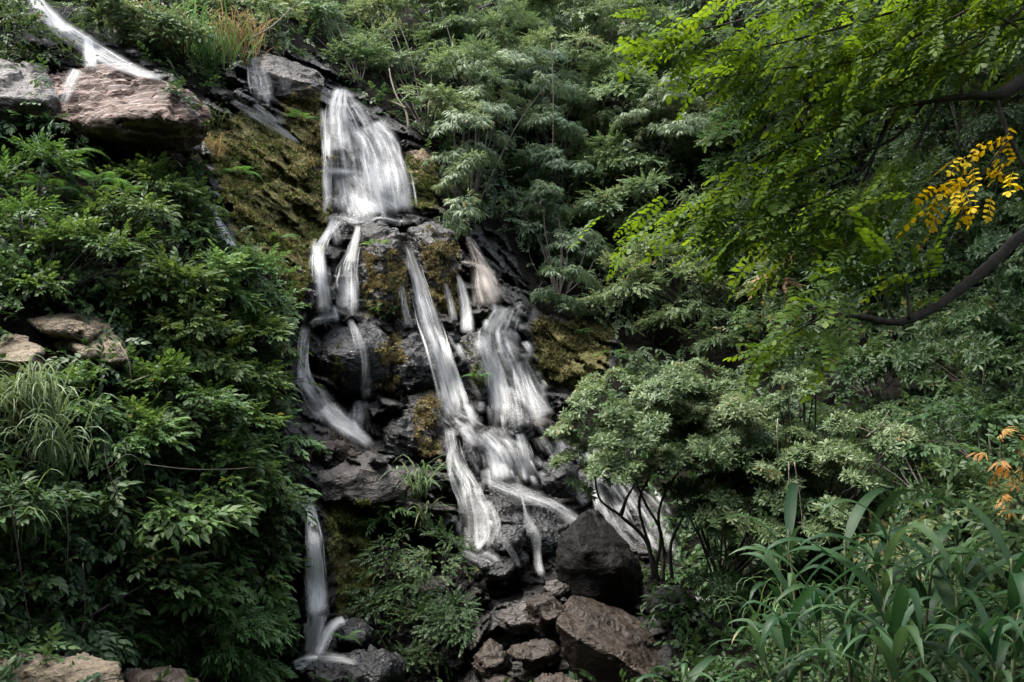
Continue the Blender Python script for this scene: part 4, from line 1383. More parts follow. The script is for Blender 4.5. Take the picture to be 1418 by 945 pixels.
moss_patch(MOSS[0], 2600, 'moss', 'yellow brown moss over the rock slope left of the topmost fall')
moss_patch(MOSS[0], 1200, 'moss_green', 'greener moss cushions scattered through the mossy slope left of the topmost fall', .13)
moss_patch(MOSS[1], 1500, 'moss', 'olive moss on the rock face touching the left edge of the topmost fall')
moss_patch(MOSS[2], 1300, 'moss', 'yellow green moss hanging on the block between the thin fan and the central chute')
moss_patch(MOSS[3], 900, 'moss', 'yellow green moss on the brown block right of the central chute', .09)
moss_patch(MOSS[4], 160, 'moss_green', 'small strip of moss on the smooth round boulder', .06)
moss_patch(MOSS[5], 900, 'moss', 'moss cushion on the right flank of the smooth round boulder', .08)
moss_patch(MOSS[6], 500, 'moss', 'moss on the rock left of the pale middle pool', .08)
moss_patch(MOSS[7], 350, 'moss_green', 'green moss on the dark pillar left of the broad right cascade', .09)
moss_patch(MOSS[8], 1700, 'moss_shaded', 'brown green mossy bank right of the broad right cascade', .13)
moss_patch(MOSS[9], 500, 'moss_green', 'green moss on the rust brown rock shoulder', .10)
moss_patch(MOSS[10], 1400, 'moss_green', 'dark moss and ferns on the wall right of the lowest left fall', .09)

# ---- unseen slope and leaf crowns, added to block low skylight and shade the near banks
ox, oy = np.meshgrid(np.linspace(-70, 70, 60), np.linspace(-3.5, -60, 40))
oz = -.6 + 1.9 * sstep(-3, -6, oy) + np.maximum(0, -oy - 6) * .75 + .8 * fbm(np.stack([ox * .2, oy * .2, 0 * ox], -1), 3, 4)
ii = np.arange(ox.size).reshape(ox.shape)
o = mesh_obj('hillside', np.stack([ox, oy, oz], -1).reshape(-1, 3), np.stack([ii[:-1, :-1], ii[1:, :-1], ii[1:, 1:], ii[:-1, 1:]], -1).reshape(-1, 4), gm.m)
tag(o, 'unseen opposite valley side, added to block low skylight', kind='structure')
SHADE_CROWNS = [(6, 6.5, 10.0, 2.8), (9.5, 9, 10.8, 3.2), (3.6, 3.5, 8.2, 1.8), (10, 5, 9.2, 3), (13, 12, 11.5, 3.2), (7.5, 12, 12.2, 2.4),
          (5.5, 15.5, 14.6, 2.8), (9, 15, 14.4, 3.2), (12.5, 17, 15.5, 3.4), (8, 20, 17.5, 3.2), (14, 14, 13.2, 3.2), (-8.0, 4.5, 9.2, 2.4), (-11, 4, 8.2, 3), (-6.0, 2, 8.2, 2), (1.2, 2.2, 8.5, 2.0)]
for k_ in range(14):
    SHADE_CROWNS.append((-20 + k_ * 3.1 + rng.uniform(-1, 1), rng.uniform(-9, -5), rng.uniform(5, 9), rng.uniform(2.6, 3.8)))
    SHADE_CROWNS.append((-26 + k_ * 4 + rng.uniform(-1, 1), rng.uniform(-17, -11), rng.uniform(10, 16), rng.uniform(3.2, 4.8)))


def shade_crowns():
    a_ = Acc()
    for (x, y, z, r_) in SHADE_CROWNS:
        n = int(2.2 * math.pi * r_ * r_ / .28)
        d = rdir(n)
        pos = np.array([x, y, z]) + d * (r_ * (.5 + .5 * rng.random(n) ** .5))[:, None] * np.array([1, 1, .7])
        inst(a_, 'broad', pos, norm(d + rng.normal(0, .4, d.shape)), norm(UPV + rng.normal(0, .3, d.shape)), .95 * rng.uniform(.7, 1.2, n), rng.random(n))
    o = a_.build('shade_crowns', M['leaf_dark'], origin=(0, -8, 0))
    tag(o, 'unseen leaf crowns added behind the viewpoint and over both banks to shade the stream', 'shade_crowns', kind='stuff')


shade_crowns()

# ---- left bank
LEFT = [
    ('leafy bush growing on the bank directly under the large overhanging boulder', 'bank', [(215, 262, 60, 42), (165, 300, 55, 40)]),
    ('leafy bush at the right end of the bank, under the tip of the overhanging boulder', 'bank', [(262, 290, 40, 45), (285, 330, 40, 30)]),
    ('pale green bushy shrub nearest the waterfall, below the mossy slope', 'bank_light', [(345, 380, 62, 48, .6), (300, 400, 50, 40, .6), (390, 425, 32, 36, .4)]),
    ('broad leafy shrub on the bank right of the tan slabs', 'bank', [(230, 420, 62, 50, .5), (265, 470, 60, 45, .5)]),
    ('leafy shrub left of the smooth round boulder', 'bank', [(355, 480, 55, 45, .5), (395, 520, 30, 30, .4), (330, 520, 50, 36, .4)]),
    ('dark leafy creeper below the boulder at the left edge', 'bank', [(40, 260, 52, 60, .3), (30, 330, 60, 50, .3)]),
    ('leafy shrub above the tan slabs', 'bank', [(110, 360, 60, 42, .4), (180, 365, 50, 40, .4), (60, 395, 40, 26, .3)]),
    ('leafy shrub between the tan slabs and the long weeping grass', 'bank', [(95, 560, 52, 40, .4), (140, 590, 50, 40, .4)]),
    ('sprawling leafy shrub in the middle of the left bank', 'bank', [(235, 560, 70, 46, .5), (300, 590, 55, 42, .5), (190, 610, 50, 36, .4)]),
    ('dark broad leaved shrub in the lower left bank', 'bank_big', [(170, 690, 66, 50, .4), (230, 720, 62, 48, .4)]),
    ('broad leaved shrub beside the jagged pale ledge', 'bank_big', [(320, 650, 62, 46, .5), (365, 690, 44, 44, .4), (290, 700, 50, 40, .4)]),
    ('narrow leaved light green shrub at the foot of the bank, left of the lowest fall', 'bank_narrow', [(300, 850, 68, 50, .5), (350, 880, 50, 44, .4), (270, 900, 54, 34, .4)]),
    ('leafy creeper curtain hanging left of the lowest fall', 'bank', [(385, 740, 26, 56, .3), (390, 830, 24, 54, .3)]),
    ('dark shrub in the shade above the corner rocks', 'dark_broad', [(90, 830, 74, 50, .3), (190, 820, 66, 46, .3)]),
    ('broad leaved shrub in the shaded lower bank, right of the weeping grass', 'bank_big', [(260, 790, 60, 40, .4), (330, 780, 56, 36, .4)]),
    ('dark leafy plant at the left edge under the weeping grass', 'dark_broad', [(20, 740, 52, 66, .3)]),
    ('little leafy plant on the corner rock at the bottom', 'bank_light', [(30, 905, 36, 20, .3)]),
    ('leafy shrub at the left edge between the tan rock and the weeping grass', 'bank', [(10, 575, 46, 32, .5)]),
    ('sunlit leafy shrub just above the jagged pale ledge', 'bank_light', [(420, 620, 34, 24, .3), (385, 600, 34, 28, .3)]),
    ('leafy creeper over the boulder at the left edge', 'bank_light', [(40, 125, 16, 34, .2, .15), (50, 160, 12, 26, .2, .12)]),
    ('thin leafy creeper dangling off the overhanging boulder', 'bank', [(85, 172, 10, 22, .2, .1)]),
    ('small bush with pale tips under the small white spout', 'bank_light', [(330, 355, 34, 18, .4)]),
]
for label, kind, blobs in LEFT:
    plant('shrub', label, 'shrub', kind, blobs, cover=4.6, free=('creeper' in label and 'boulder' in label))

# ---- top: slope bushes and far trees
TOP = [
    ('shrub', 'olive green bush on the slope above the overhanging boulder', 'far_fine', [(200, 30, 70, 40, .5), (255, 60, 60, 38, .5)], .75),
    ('shrub', 'yellowish green bush at the top edge, above the grey rounded boulder', 'far_fine', [(330, 20, 72, 44, .5), (390, 45, 50, 36, .5)], .75),
    ('shrub', 'dark bush in the top left corner beside the corner stream', 'dark', [(8, 50, 40, 40, .4), (15, 5, 40, 26, .4)], .8),
    ('shrub', 'low dark bush in the hollow between the corner stream and the overhanging boulder', 'dark', [(70, 78, 40, 20, .3)], .8),
    ('shrub', 'green bush crowning the slope right of the corner stream', 'far_fine', [(140, 20, 50, 34, .5)], .75),
    ('tree', 'leafy green tree at the top, behind the lip of the topmost fall', 'far', [(450, 30, 62, 52, .5), (500, 90, 46, 40, .5)], .62),
    ('tree', 'bushy tree right behind the topmost fall, with a bare pale branch', 'far', [(560, 80, 56, 56, .5), (590, 150, 50, 50, .5), (540, 30, 60, 40, .5)], .66),
    ('tree', 'tall pale green feathery tree at the top centre', 'far_narrow', [(650, 30, 70, 50, .6), (700, 70, 60, 50, .6), (640, 100, 50, 40, .5)], .62),
    ('tree', 'silvery green tree at the top, right of the feathery tree', 'far_narrow', [(800, 25, 80, 46, .6), (870, 40, 60, 50, .6), (780, 80, 56, 40, .5)], .66),
    ('tree', 'dense round topped tree behind the tip of the overhanging right branch', 'far', [(890, 100, 66, 44, .5), (850, 140, 56, 40, .5)], .7),
    ('tree', 'drooping tree whose pale leaves hang in tiers just right of the topmost fall', 'hang', [(665, 150, 56, 40, .6), (640, 200, 40, 44, .6), (655, 260, 34, 44, .6), (640, 300, 24, 34, .5), (700, 110, 60, 40, .7)], .8),
    ('tree', 'drooping tree with tiers of long pale leaves in the centre, on a thin upright stem', 'hang', [(765, 130, 50, 34, .8), (760, 180, 54, 32, .8), (765, 230, 52, 30, .8), (775, 280, 60, 30, .8), (750, 90, 46, 36, .8)], .85),
    ('tree', 'light green tree spreading flat tiers of leaves low in the centre', 'hang', [(770, 320, 70, 26, .7), (740, 275, 50, 24, .7), (790, 350, 40, 24, .7), (775, 395, 40, 30, .6)], .72),
    ('tree', 'dark leafy tree in the shade, right of the tiered trees', 'far', [(870, 220, 60, 40, .5), (905, 270, 64, 40, .5), (850, 290, 50, 36, .4)], .62),
    ('tree', 'grey green tree above the shaded tree, with tan dead leaves', 'hang', [(930, 170, 60, 40, .5), (960, 130, 50, 36, .5), (910, 200, 50, 30, .5)], .8),
    ('tree', 'shaded tree low on the far wall, above the big shrub', 'far', [(900, 370, 66, 40, .4), (960, 410, 60, 36, .4), (860, 400, 44, 36, .3)], .56),
    ('tree', 'hazy tree on the top edge between the two drooping trees', 'far_narrow', [(720, 10, 60, 30, .7), (600, 10, 60, 36, .6)], .62),
]
for nm, label, kind, blobs, sz in TOP:
    plant(nm, label, nm, kind, blobs, cover=4.0, size=sz, crown='crown' if nm == 'tree' else 'foliage', trunk='trunk' if nm == 'tree' else 'stem', stem_r=.022 if nm == 'tree' else .014, stand=1.8 if blobs[0][0] > 630 else .3)

# ---- right wall
RIGHT = [
    ('tree', 'dark tree behind the curved bare branch, with broad glossy leaves', 'dark_broad', [(1240, 360, 70, 44, .5), (1180, 400, 60, 40, .5), (1290, 330, 56, 40, .5)], .9),
    ('shrub', 'broad leaved bush on the right, under the curved bare branch', 'dark_rosette', [(1310, 470, 66, 40, .6), (1270, 510, 56, 34, .6), (1360, 520, 50, 36, .6)], .95),
    ('shrub', 'leafy bush at the right edge, level with the curved bare branch', 'dark_rosette', [(1390, 420, 50, 44, .6), (1400, 360, 46, 40, .6)], .85),
    ('shrub', 'leafy bush with hanging sprays near the right edge, below the broad leaved bush', 'dark_broad', [(1330, 590, 60, 40, .6), (1280, 620, 56, 36, .6), (1380, 640, 50, 40, .6)], .8),
    ('shrub', 'green bush right of the big shrub, behind the tall reeds', 'dark_rosette', [(1230, 640, 62, 40, .6), (1300, 690, 62, 40, .6), (1190, 690, 50, 36, .5)], .75),
    ('shrub', 'dark bush behind the tall reeds at the right edge', 'dark_broad', [(1390, 730, 54, 50, .5), (1330, 770, 54, 40, .5)], .8),
    ('tree', 'shaded tree behind the overhanging branch, in the upper right', 'dark', [(1080, 120, 80, 50, .4), (1160, 80, 80, 50, .4), (1040, 190, 70, 46, .4)], .95),
    ('tree', 'shaded tree in the upper right corner', 'dark', [(1300, 70, 90, 60, .4), (1390, 130, 60, 60, .4), (1330, 170, 80, 46, .4)], .9),
    ('tree', 'pale sprayed bush seen through the middle of the overhanging branch', 'far', [(1050, 160, 50, 30, .7), (1100, 130, 40, 26, .7)], .45),
    ('tree', 'dark tree behind the lower fronds of the overhanging branch', 'dark', [(1020, 330, 66, 46, .4), (1090, 350, 66, 34, .4)], .8),
    ('shrub', 'brownish half dead bush below the overhanging fronds', 'far_fine', [(1075, 395, 36, 26, .8), (1050, 380, 26, 16, .8)], .7),
    ('shrub', 'dark bush in the deep shade above the big shrub', 'dark', [(1010, 455, 40, 24, .3)], .6),
    ('shrub', 'dark bush in the black gap below the blunt end of the curved branch', 'dark_broad', [(1210, 525, 80, 36, .3), (1130, 500, 60, 30, .3)], .8),
    ('tree', 'dark tree in the gap under the yellow leaves', 'dark_broad', [(1380, 270, 66, 50, .4), (1300, 260, 60, 40, .4)], .8),
]
for nm, label, kind, blobs, sz in RIGHT:
    plant(nm, label, nm, kind, blobs, cover=3.8, size=sz, crown='crown' if nm == 'tree' else 'foliage', trunk='trunk' if nm == 'tree' else 'stem', stem_r=.022 if nm == 'tree' else .014, stand=1.5)


# ---- the big grey green shrub in the centre right
def big_stems(accL, accS, b, cs):
    for path in ([(905, 800, 11.2), (895, 750, 11.1), (860, 715, 11.0), (830, 690, 10.9), (822, 640, 10.8)],
                 [(905, 800, 11.2), (915, 740, 11.0), (895, 700, 10.9), (880, 665, 10.9)],
                 [(912, 805, 11.2), (900, 760, 11.1), (885, 700, 11.0), (900, 660, 11.0), (930, 610, 11.0)],
                 [(918, 805, 11.2), (918, 760, 11.3), (912, 710, 11.3), (935, 660, 11.2), (980, 620, 11.1)],
                 [(930, 800, 11.2), (930, 750, 11.2), (960, 700, 11.2), (1030, 640, 11.2)],
                 [(860, 715, 11.0), (868, 690, 10.9), (880, 670, 10.9)]):
        stems_along(accS, [P(x, y, d) for x, y, d in path], .024, .009)


plant('shrub', 'big rounded grey green shrub with dark forked stems, right of the broad cascade', 'shrub', 'shrub',
      [(900, 545, 88, 34, 0, 1.1, 11.4), (835, 580, 50, 34, 0, .8, 11.2), (985, 560, 70, 36, 0, 1.0, 11.3), (1040, 600, 76, 38, 0, .9, 11.0), (930, 605, 84, 36, 0, 1.0, 10.8), (835, 630, 36, 26, 0, .6, 10.8), (960, 522, 50, 16, 0, .8, 11.8), (775, 615, 30, 18, 0, .4, 11.2), (800, 655, 34, 22, 0, .4, 10.9), (850, 660, 40, 16, 0, .4, 10.5), (985, 700, 50, 26, 0, .6, 10.6), (1060, 715, 60, 30, 0, .6, 10.4), (1130, 700, 60, 34, 0, .6, 10.2), (940, 580, 110, 50, 0, 1.1, 11.5), (1060, 640, 110, 44, 0, 1.0, 11.0),
       (905, 648, 46, 16, 0, .6, 10.5), (796, 595, 22, 16, 0, .4, 11.0), (1000, 650, 70, 26, 0, .8, 10.7), (850, 535, 40, 14, 0, .6, 11.6), (1060, 660, 60, 34, 0, .8, 10.8), (940, 660, 60, 26, 0, .7, 10.9), (880, 610, 60, 30, 0, .8, 11.1), (970, 600, 70, 36, 0, .9, 11.1)],
      cover=6.0, free=True, base=(915, 806, 11.25), stems=False, extra=big_stems, stem_r=.02)
plant('shrub', 'grey green shrub with bare twigs joining the right side of the big rounded shrub', 'shrub', 'shrub',
      [(1115, 560, 46, 30, 0, .9, 11.2), (1150, 610, 74, 30, 0, .9, 10.8), (1090, 535, 34, 16, 0, .7, 11.5), (1210, 605, 56, 24, 0, .8, 10.6), (1130, 655, 74, 30, 0, .8, 10.4)], cover=5.0, base=(1120, 760, 10.9))
plant('shrub', 'shaded lower bush under the right half of the big rounded shrub', 'shrub', 'dark_rosette',
      [(1010, 715, 62, 40, 0, .7, 10.9), (1060, 765, 50, 44, 0, .6, 10.5), (1100, 715, 56, 40, 0, .6, 10.5), (960, 690, 34, 24, 0, .5, 10.9), (1000, 790, 40, 30, 0, .5, 10.8), (1030, 660, 90, 40, 0, .8, 12.0), (1130, 690, 90, 50, 0, .8, 11.8), (1080, 610, 120, 50, 0, 1.0, 12.6)], cover=3.6, size=.62)
plant('shrub', 'dense small leaved dark bush at the foot of the falls, left of the bottom rocks', 'shrub', 'dark',
      [(600, 800, 56, 56, .5), (640, 850, 50, 44, .5), (580, 880, 50, 44, .4), (560, 760, 40, 40, .5), (650, 790, 36, 30, .4)], cover=3.0, size=.5)
plant('shrub', 'leafy sprig growing on the left face of the large bottom boulder', 'shrub', 'bank_light', [(808, 872, 12, 16, .2, .12)], free=True, cover=3, size=.5, base=(808, 885))
plant('shrub', 'light green sapling at the right end of the jagged pale ledge', 'shrub', 'bank_narrow', [(550, 690, 26, 22, .8, .25), (545, 720, 30, 24, .6, .25)], free=True, cover=2.6, size=.8)
plant('shrub', 'glossy leaved plant clinging under the mossy block in mid cliff', 'shrub', 'dark_broad', [(528, 425, 20, 22, .3, .2)], free=True, cover=2.2, size=.75, stems=False)
plant('shrub', 'low bush at the bottom edge between the lowest pool and the dense dark bush', 'shrub', 'dark', [(560, 920, 50, 24, .4), (520, 850, 30, 40, .3)], cover=2.5, size=.55)


# ---- ferns under the overhanging boulder and elsewhere
def fern(label, px, py, n, L, mat='leaf_fern', up=.05, spread=1.0, group=None):
    D = surf(px, py)
    b = P(px, py, D - (.5 if px < 300 and py < 600 else .06))
    root = tag(empty('fern', b), label, 'fern', group)
    for k in range(n):
        acc = Acc()
        a = -math.pi / 2 + (k - (n - 1) / 2) / max(1, n - 1) * 2.6 * spread + rng.normal(0, .15)
        X = np.array([[math.cos(a), math.sin(a) * .9, rng.uniform(-.15, .3)]])
        inst(acc, 'fern', b[None] + up * X, X, np.array([[rng.normal(0, .15), -.25, 1.0]]), np.array([L * rng.uniform(.75, 1.15)]), rng.random(1))
        acc.build('frond', M[mat], root)
    return root


for label, x, y, n, L, m in [
    ('large bright fern under the left part of the overhanging boulder', 92, 215, 7, .62, 'leaf_fern'),
    ('long hanging fern fronds below the large bright fern', 70, 262, 5, .62, 'leaf_fern'),
    ('bright green fern in the middle, under the overhanging boulder', 138, 250, 7, .60, 'leaf_fern'),
    ('fern to the right of the bright middle fern', 172, 268, 6, .52, 'leaf_fern'),
    ('small fern at the top of the bank near the dark underside of the boulder', 118, 208, 5, .38, 'leaf_fern'),
    ('dark fern in the shade above the corner rock at bottom left', 52, 875, 5, .42, 'leaf_dark'),
    ('fern beside the narrow leaved shrub at the foot of the bank', 178, 880, 6, .40, 'leaf_fern'),
    ('fern at the left edge above the weeping grass', 38, 560, 6, .38, 'leaf_fern'),
    ('small fern growing on the dark pillar beside the right cascade', 662, 520, 5, .30, 'leaf_fern'),
    ('fern on the mossy wall right of the lowest left fall', 476, 880, 5, .3, 'leaf_fern'),
    ('fern low on the mossy bank right of the broad cascade', 800, 460, 6, .5, 'leaf_fern'),
    ('small fern in the middle of the mossy slope', 330, 240, 6, .5, 'leaf_fern'),
    ('fern at the foot of the mossy slope above the pale bushy shrub', 385, 330, 6, .5, 'leaf_fern'),
    ('fern on the mossy block under the ledge of the main fall', 520, 340, 5, .4, 'leaf_fern'),
    ('little fern at the top of the moss beside the topmost fall', 415, 165, 5, .45, 'leaf_fern'),
    ('fern clump above the mossy bank, in the shade', 845, 490, 6, .5, 'leaf_fern'),
]:
    fern(label, x, y, n, L, m)


# ---- grasses
def grass(label, px, py, n, L, mat, kind='grass', out=(0, -1, .2), spread=.8, base_r=.12, cat='grass', name='grass_tuft', Yoff=.05, stems=0, lean=0.):
    D = surf(px, py) - Yoff
    b = P(px, py, D)
    root = tag(empty(name, b), label, cat)
    acc = Acc()
    a = rng.uniform(-math.pi, math.pi, n)
    X = norm(np.stack([np.cos(a), np.sin(a), 0 * a], -1) * spread + np.array(out) * np.array([1, 1, 0]))
    X[:, 2] = 0
    pos = b + rng.normal(0, base_r, (n, 3)) * np.array([1, .5, .5])
    U = norm(UPV + rng.normal(0, .12, (n, 3)) + np.array(out) * .25)
    inst(acc, kind, pos, X, U, L * rng.uniform(.55, 1.15, n), rng.random(n), jit=.3)
    acc.build('blades', M[mat], root)
    if stems:
        s_ = Acc()
        for k in range(stems):
            d = np.array([rng.normal(0, .25), -.3, 1.]) * L * rng.uniform(.8, 1.2)
            tube(s_, curve([b, b + d * .5 + rng.normal(0, .05, 3), b + d + np.array([.15 * L, -.1, -.1 * L])], 6), np.linspace(.006, .003, 13), 4)
        s_.build('stem', M['bark_pale'], root)
    return root


for args in [
    ('long pale weeping grass hanging at the left edge', 45, 590, 130, 1.05, 'blade_pale', 'grass', (.1, -1, 0), .8, .16, 'grass', 'grass_tuft', .4),
    ('second tier of weeping grass below the first at the left edge', 78, 645, 70, .9, 'blade_pale', 'grass', (.25, -1, 0), .8, .14, 'grass', 'grass_tuft', .4),
    ('sparse weeping grass blades low at the left edge', 25, 745, 36, .8, 'blade', 'grass', (.2, -1, 0), .8, .12, 'grass', 'grass_tuft', .4),
    ('short grass arching over the tan slabs', 120, 525, 14, .6, 'blade', 'grass', (.3, -1, 0), .9, .05),
    ('dry straw coloured grass hanging left of the grey rounded boulder', 322, 78, 130, 1.15, 'blade_dry', 'grass', (.1, -1, 0), .8, .28),
    ('green and yellow grass tussock on the slope above the mossy rock', 275, 85, 150, 1.25, 'blade', 'grass', (.1, -1, 0), .8, .4),
    ('dry brown grass under the olive green bush', 225, 68, 70, 1.0, 'blade_dry', 'grass', (.1, -1, 0), .8, .3),
    ('grass tussock at the top edge of the slope, beside the yellowish green bush', 372, 20, 120, 1.5, 'blade', 'grass', (0, -1, 0), .9, .5),
    ('small dry grass tuft on the moss next to the topmost fall', 425, 152, 30, .5, 'blade_dry', 'grass', (0, -1, 0), .9, .1),
    ('brownish grass tuft hanging on the mossy slope', 300, 215, 50, .6, 'blade_dry', 'grass', (0, -1, 0), .9, .1),
    ('green grass fringe at the bottom of the overhanging boulder tip', 290, 180, 40, .5, 'blade', 'grass', (0, -1, 0), .9, .2),
    ('palm like strap leaved plant at the right end of the jagged ledge', 575, 690, 40, .95, 'blade_pale', 'blade', (.5, -1, .4), .9, .05, 'grass', 'grass_tuft', .35),
    ('small palm like tuft below the first one, left of the forked white branch', 585, 735, 30, .75, 'blade_pale', 'blade', (.5, -1, .2), .8, .04, 'grass', 'grass_tuft', .35),
    ('tiny strap leaved tuft beside the black rocks under the forked branch', 632, 765, 16, .4, 'blade', 'blade', (.3, -1, .3), .9, .03),
    ('tuft of grass on the bank below the dark fern, near the corner rock', 120, 890, 18, .35, 'blade', 'grass', (0, -1, .3), 1, .05),
    ('thin arching grass among the reeds, at their left end', 1080, 880, 60, .8, 'blade', 'grass', (-.2, -1, .3), .9, .2, 'grass', 'grass_tuft', .5),
    ('thin arching grass among the reeds, under the right edge reed', 1390, 900, 60, .6, 'blade', 'grass', (-.2, -1, .3), .9, .2, 'grass', 'grass_tuft', .4),
    ('leafy herb like grass filling the middle of the reed bed', 1260, 900, 70, .6, 'blade', 'blade', (.1, -1, .4), .9, .25, 'grass', 'grass_tuft', .4),
]:
    grass(*args)


# ---- reeds at the lower right: upright stems with broad arching leaves
def reed(label, px, py, Y, height, n, L, lean=0., mat='blade_reed'):
    b = P(px, py, Y)
    root = tag(empty('reed', b), label, 'reed', 'reeds at the lower right')
    height *= .86
    top = b + np.array([lean * height, rng.uniform(-.1, .1), height])
    c = curve([b, b * .5 + top * .5 + rng.normal(0, .03, 3), top], 10)
    st = Acc(); tube(st, c, np.linspace(.012, .005, len(c)), 6)
    st.build('stem', M['stem_green'], root)
    n = int(n * 1.4)
    for k in range(n):
        acc = Acc()
        t = .12 + .88 * (k + .5) / n
        p = c[int(t * (len(c) - 1))]
        a = k * 2.4 + rng.normal(0, .35)
        X = np.array([[math.cos(a), math.sin(a) * .7 - .12, 0.]])
        U = norm(np.array([[rng.normal(0, .1), -.12, 1.]]))
        inst(acc, 'reed', p[None], X, U, np.array([L * rng.uniform(.6, 1.4)]), rng.random(1), jit=.6)
        acc.build('leaf', M[mat], root)


for label, x, y, Y, h, n, L, lean in [
    ('tall reed with long hanging broad leaves, the tallest in the middle of the reeds', 1235, 960, 5.0, .98, 10, .62, .0),
    ('reed left of the tallest one, with leaves arching both ways', 1180, 965, 5.3, 1.0, 9, .55, -.04),
    ('leftmost tall reed with dry lower leaves', 1110, 950, 5.6, 1.02, 9, .5, -.04),
    ('short reed between the leftmost tall reed and its neighbour', 1140, 975, 5.0, .62, 8, .5, .0),
    ('reed leaning right, just right of the tallest one', 1275, 965, 5.1, .88, 9, .58, .1),
    ('thin reed with a single upright leaf, behind the tallest one', 1205, 955, 5.8, 1.1, 8, .5, .05),
    ('reed with wide leaves at the right edge of the photo', 1400, 960, 4.6, .72, 9, .55, .05),
    ('reed with low drooping leaves, left of the right edge one', 1350, 975, 4.8, .7, 8, .55, -.05),
    ('short broad leaved reed cut by the bottom edge, under the tallest one', 1240, 1010, 4.3, .5, 8, .46, .0),
    ('short reed cut by the bottom edge, left of the other bottom ones', 1060, 1010, 4.7, .42, 7, .42, .0),
    ('tiny reed leaves peeping over the bottom edge, right of the big brown boulder', 960, 1010, 4.6, .30, 6, .36, .0),
    ('small low reed cut by the bottom edge near the right corner', 1370, 1010, 4.0, .40, 8, .42, .0),
    ('slender reed in front of the dark bush, near the right edge', 1330, 950, 5.6, .9, 8, .48, .1),
    ('slender single reed stem standing high at the left end of the reeds', 1090, 960, 5.9, .96, 6, .42, -.03),
    ('low leafy reed between the leftmost tall reed and the bottom edge', 1090, 1000, 4.9, .6, 8, .44, .02),
]:
    reed(label, x, y, Y, h, n, L, lean)
grass('fine leaved green fern like herb at the bottom, among the reeds', 1210, 930, 60, .22, 'blade', 'grass', (0, -1, .5), 1, .12, cat='plant', name='herb', Yoff=.0)


# ---- the tree whose branches overhang the upper right
TB = P(1750, 1000, 6.5)
tree = tag(empty('tree', TB), 'thin leaved tree reaching in from the right with dark branches and bright green fronds', 'tree')
tr = Acc()
stems_along(tr, [TB, P(1740, 650, 6.6), P(1700, 330, 6.8), P(1640, 0, 7.0), P(1560, -350, 7.2)], .20, .10, 10)
tr.build('trunk', M['bark'], tree)


def branch(path, r0, r1, label=None, n=8, mat='bark'):
    a = Acc()
    c = stems_along(a, [P(x, y, d) for x, y, d in path], r0, r1, n)
    o = a.build('branch', M[mat], tree)
    if label: o['label'] = label
    return c


branch([(1700, 250, 6.8), (1500, 285, 6.6), (1418, 326, 6.4), (1372, 366, 6.3), (1325, 404, 6.2), (1280, 434, 6.1), (1240, 447, 6.0), (1200, 440, 6.0), (1162, 436, 5.95)], .050, .016, 'bare curved branch with a blunt end')
branch([(1660, 60, 7.0), (1500, 85, 6.6), (1418, 112, 6.3), (1385, 131, 6.2), (1350, 133, 6.2), (1310, 137, 6.3), (1240, 150, 6.4)], .06, .010)
branch([(1378, 133, 6.2), (1388, 165, 6.15), (1405, 205, 6.1), (1425, 245, 6.1)], .016, .010)
FR = []


def limb(path, r0=.012, r1=.003, dens=1.1, L=.32, w=70, key='g'):
    """a twig that carries fronds along the outer part of its length"""
    c = branch(path, r0, r1, n=5)
    FR.append((c, dens, L, w, key))


for p_ in [
    [(1640, -50, 7.0), (1400, -40, 6.6), (1200, -10, 6.4), (1060, 20, 6.3), (960, 40, 6.3), (905, 12, 6.3)],
    [(1500, -60, 6.9), (1260, 10, 6.5), (1120, 50, 6.4), (1020, 70, 6.3), (950, 60, 6.3)],
    [(1420, -30, 6.6), (1290, 40, 6.4), (1180, 85, 6.3), (1080, 95, 6.2), (985, 110, 6.2)],
    [(1600, 0, 7), (1400, 30, 6.7), (1260, 100, 6.5), (1170, 130, 6.4), (1100, 150, 6.3)],
    [(1310, 137, 6.3), (1220, 150, 6.3), (1150, 180, 6.3), (1090, 200, 6.2), (1020, 235, 6.2)],
    [(1280, 142, 6.35), (1240, 190, 6.4), (1170, 220, 6.4), (1080, 250, 6.3), (1000, 275, 6.3), (925, 290, 6.2)],
    [(1240, 150, 6.4), (1200, 230, 6.4), (1150, 270, 6.4), (1060, 300, 6.4), (960, 310, 6.3), (915, 320, 6.2)],
    [(1230, 160, 6.4), (1190, 260, 6.5), (1130, 320, 6.5), (1060, 330, 6.5), (1000, 350, 6.4)],
    [(1300, 140, 6.3), (1250, 240, 6.3), (1210, 300, 6.3), (1160, 330, 6.3), (1110, 345, 6.3)],
    [(1418, 10, 6.4), (1360, 60, 6.3), (1300, 90, 6.3), (1230, 120, 6.3)],
    [(1500, 40, 6.6), (1420, 40, 6.4), (1370, 20, 6.3), (1300, 10, 6.3)],
    [(1240, 447, 6.0), (1228, 420, 6.0), (1215, 370, 6.0), (1205, 350, 6.0)],
    [(1170, 437, 5.95), (1140, 440, 5.95), (1110, 455, 5.9), (1075, 475, 5.9)],
    [(1165, 437, 5.95), (1145, 425, 5.95), (1120, 430, 5.9), (1090, 440, 5.9)],
    [(1180, 438, 5.95), (1160, 460, 5.95), (1140, 478, 5.9)],
    [(1260, 442, 6.0), (1255, 400, 6.1), (1240, 350, 6.1), (1225, 300, 6.2)],
]:
    limb(p_)
for p_ in [[(1400, 190, 6.1), (1380, 215, 6.0), (1345, 255, 6.0), (1320, 270, 6.0), (1300, 275, 6.)],
           [(1345, 255, 6.0), (1335, 285, 6.0), (1328, 310, 6.0)],
           [(1360, 240, 6.0), (1350, 270, 6.0), (1350, 295, 6.0)],
           [(1395, 180, 6.1), (1385, 220, 6.1), (1390, 245, 6.)],
           [(1350, 210, 6.1), (1330, 222, 6.1), (1310, 235, 6.1)]]:
    limb(p_, .006, .002, .42, .19, 40, 'y')
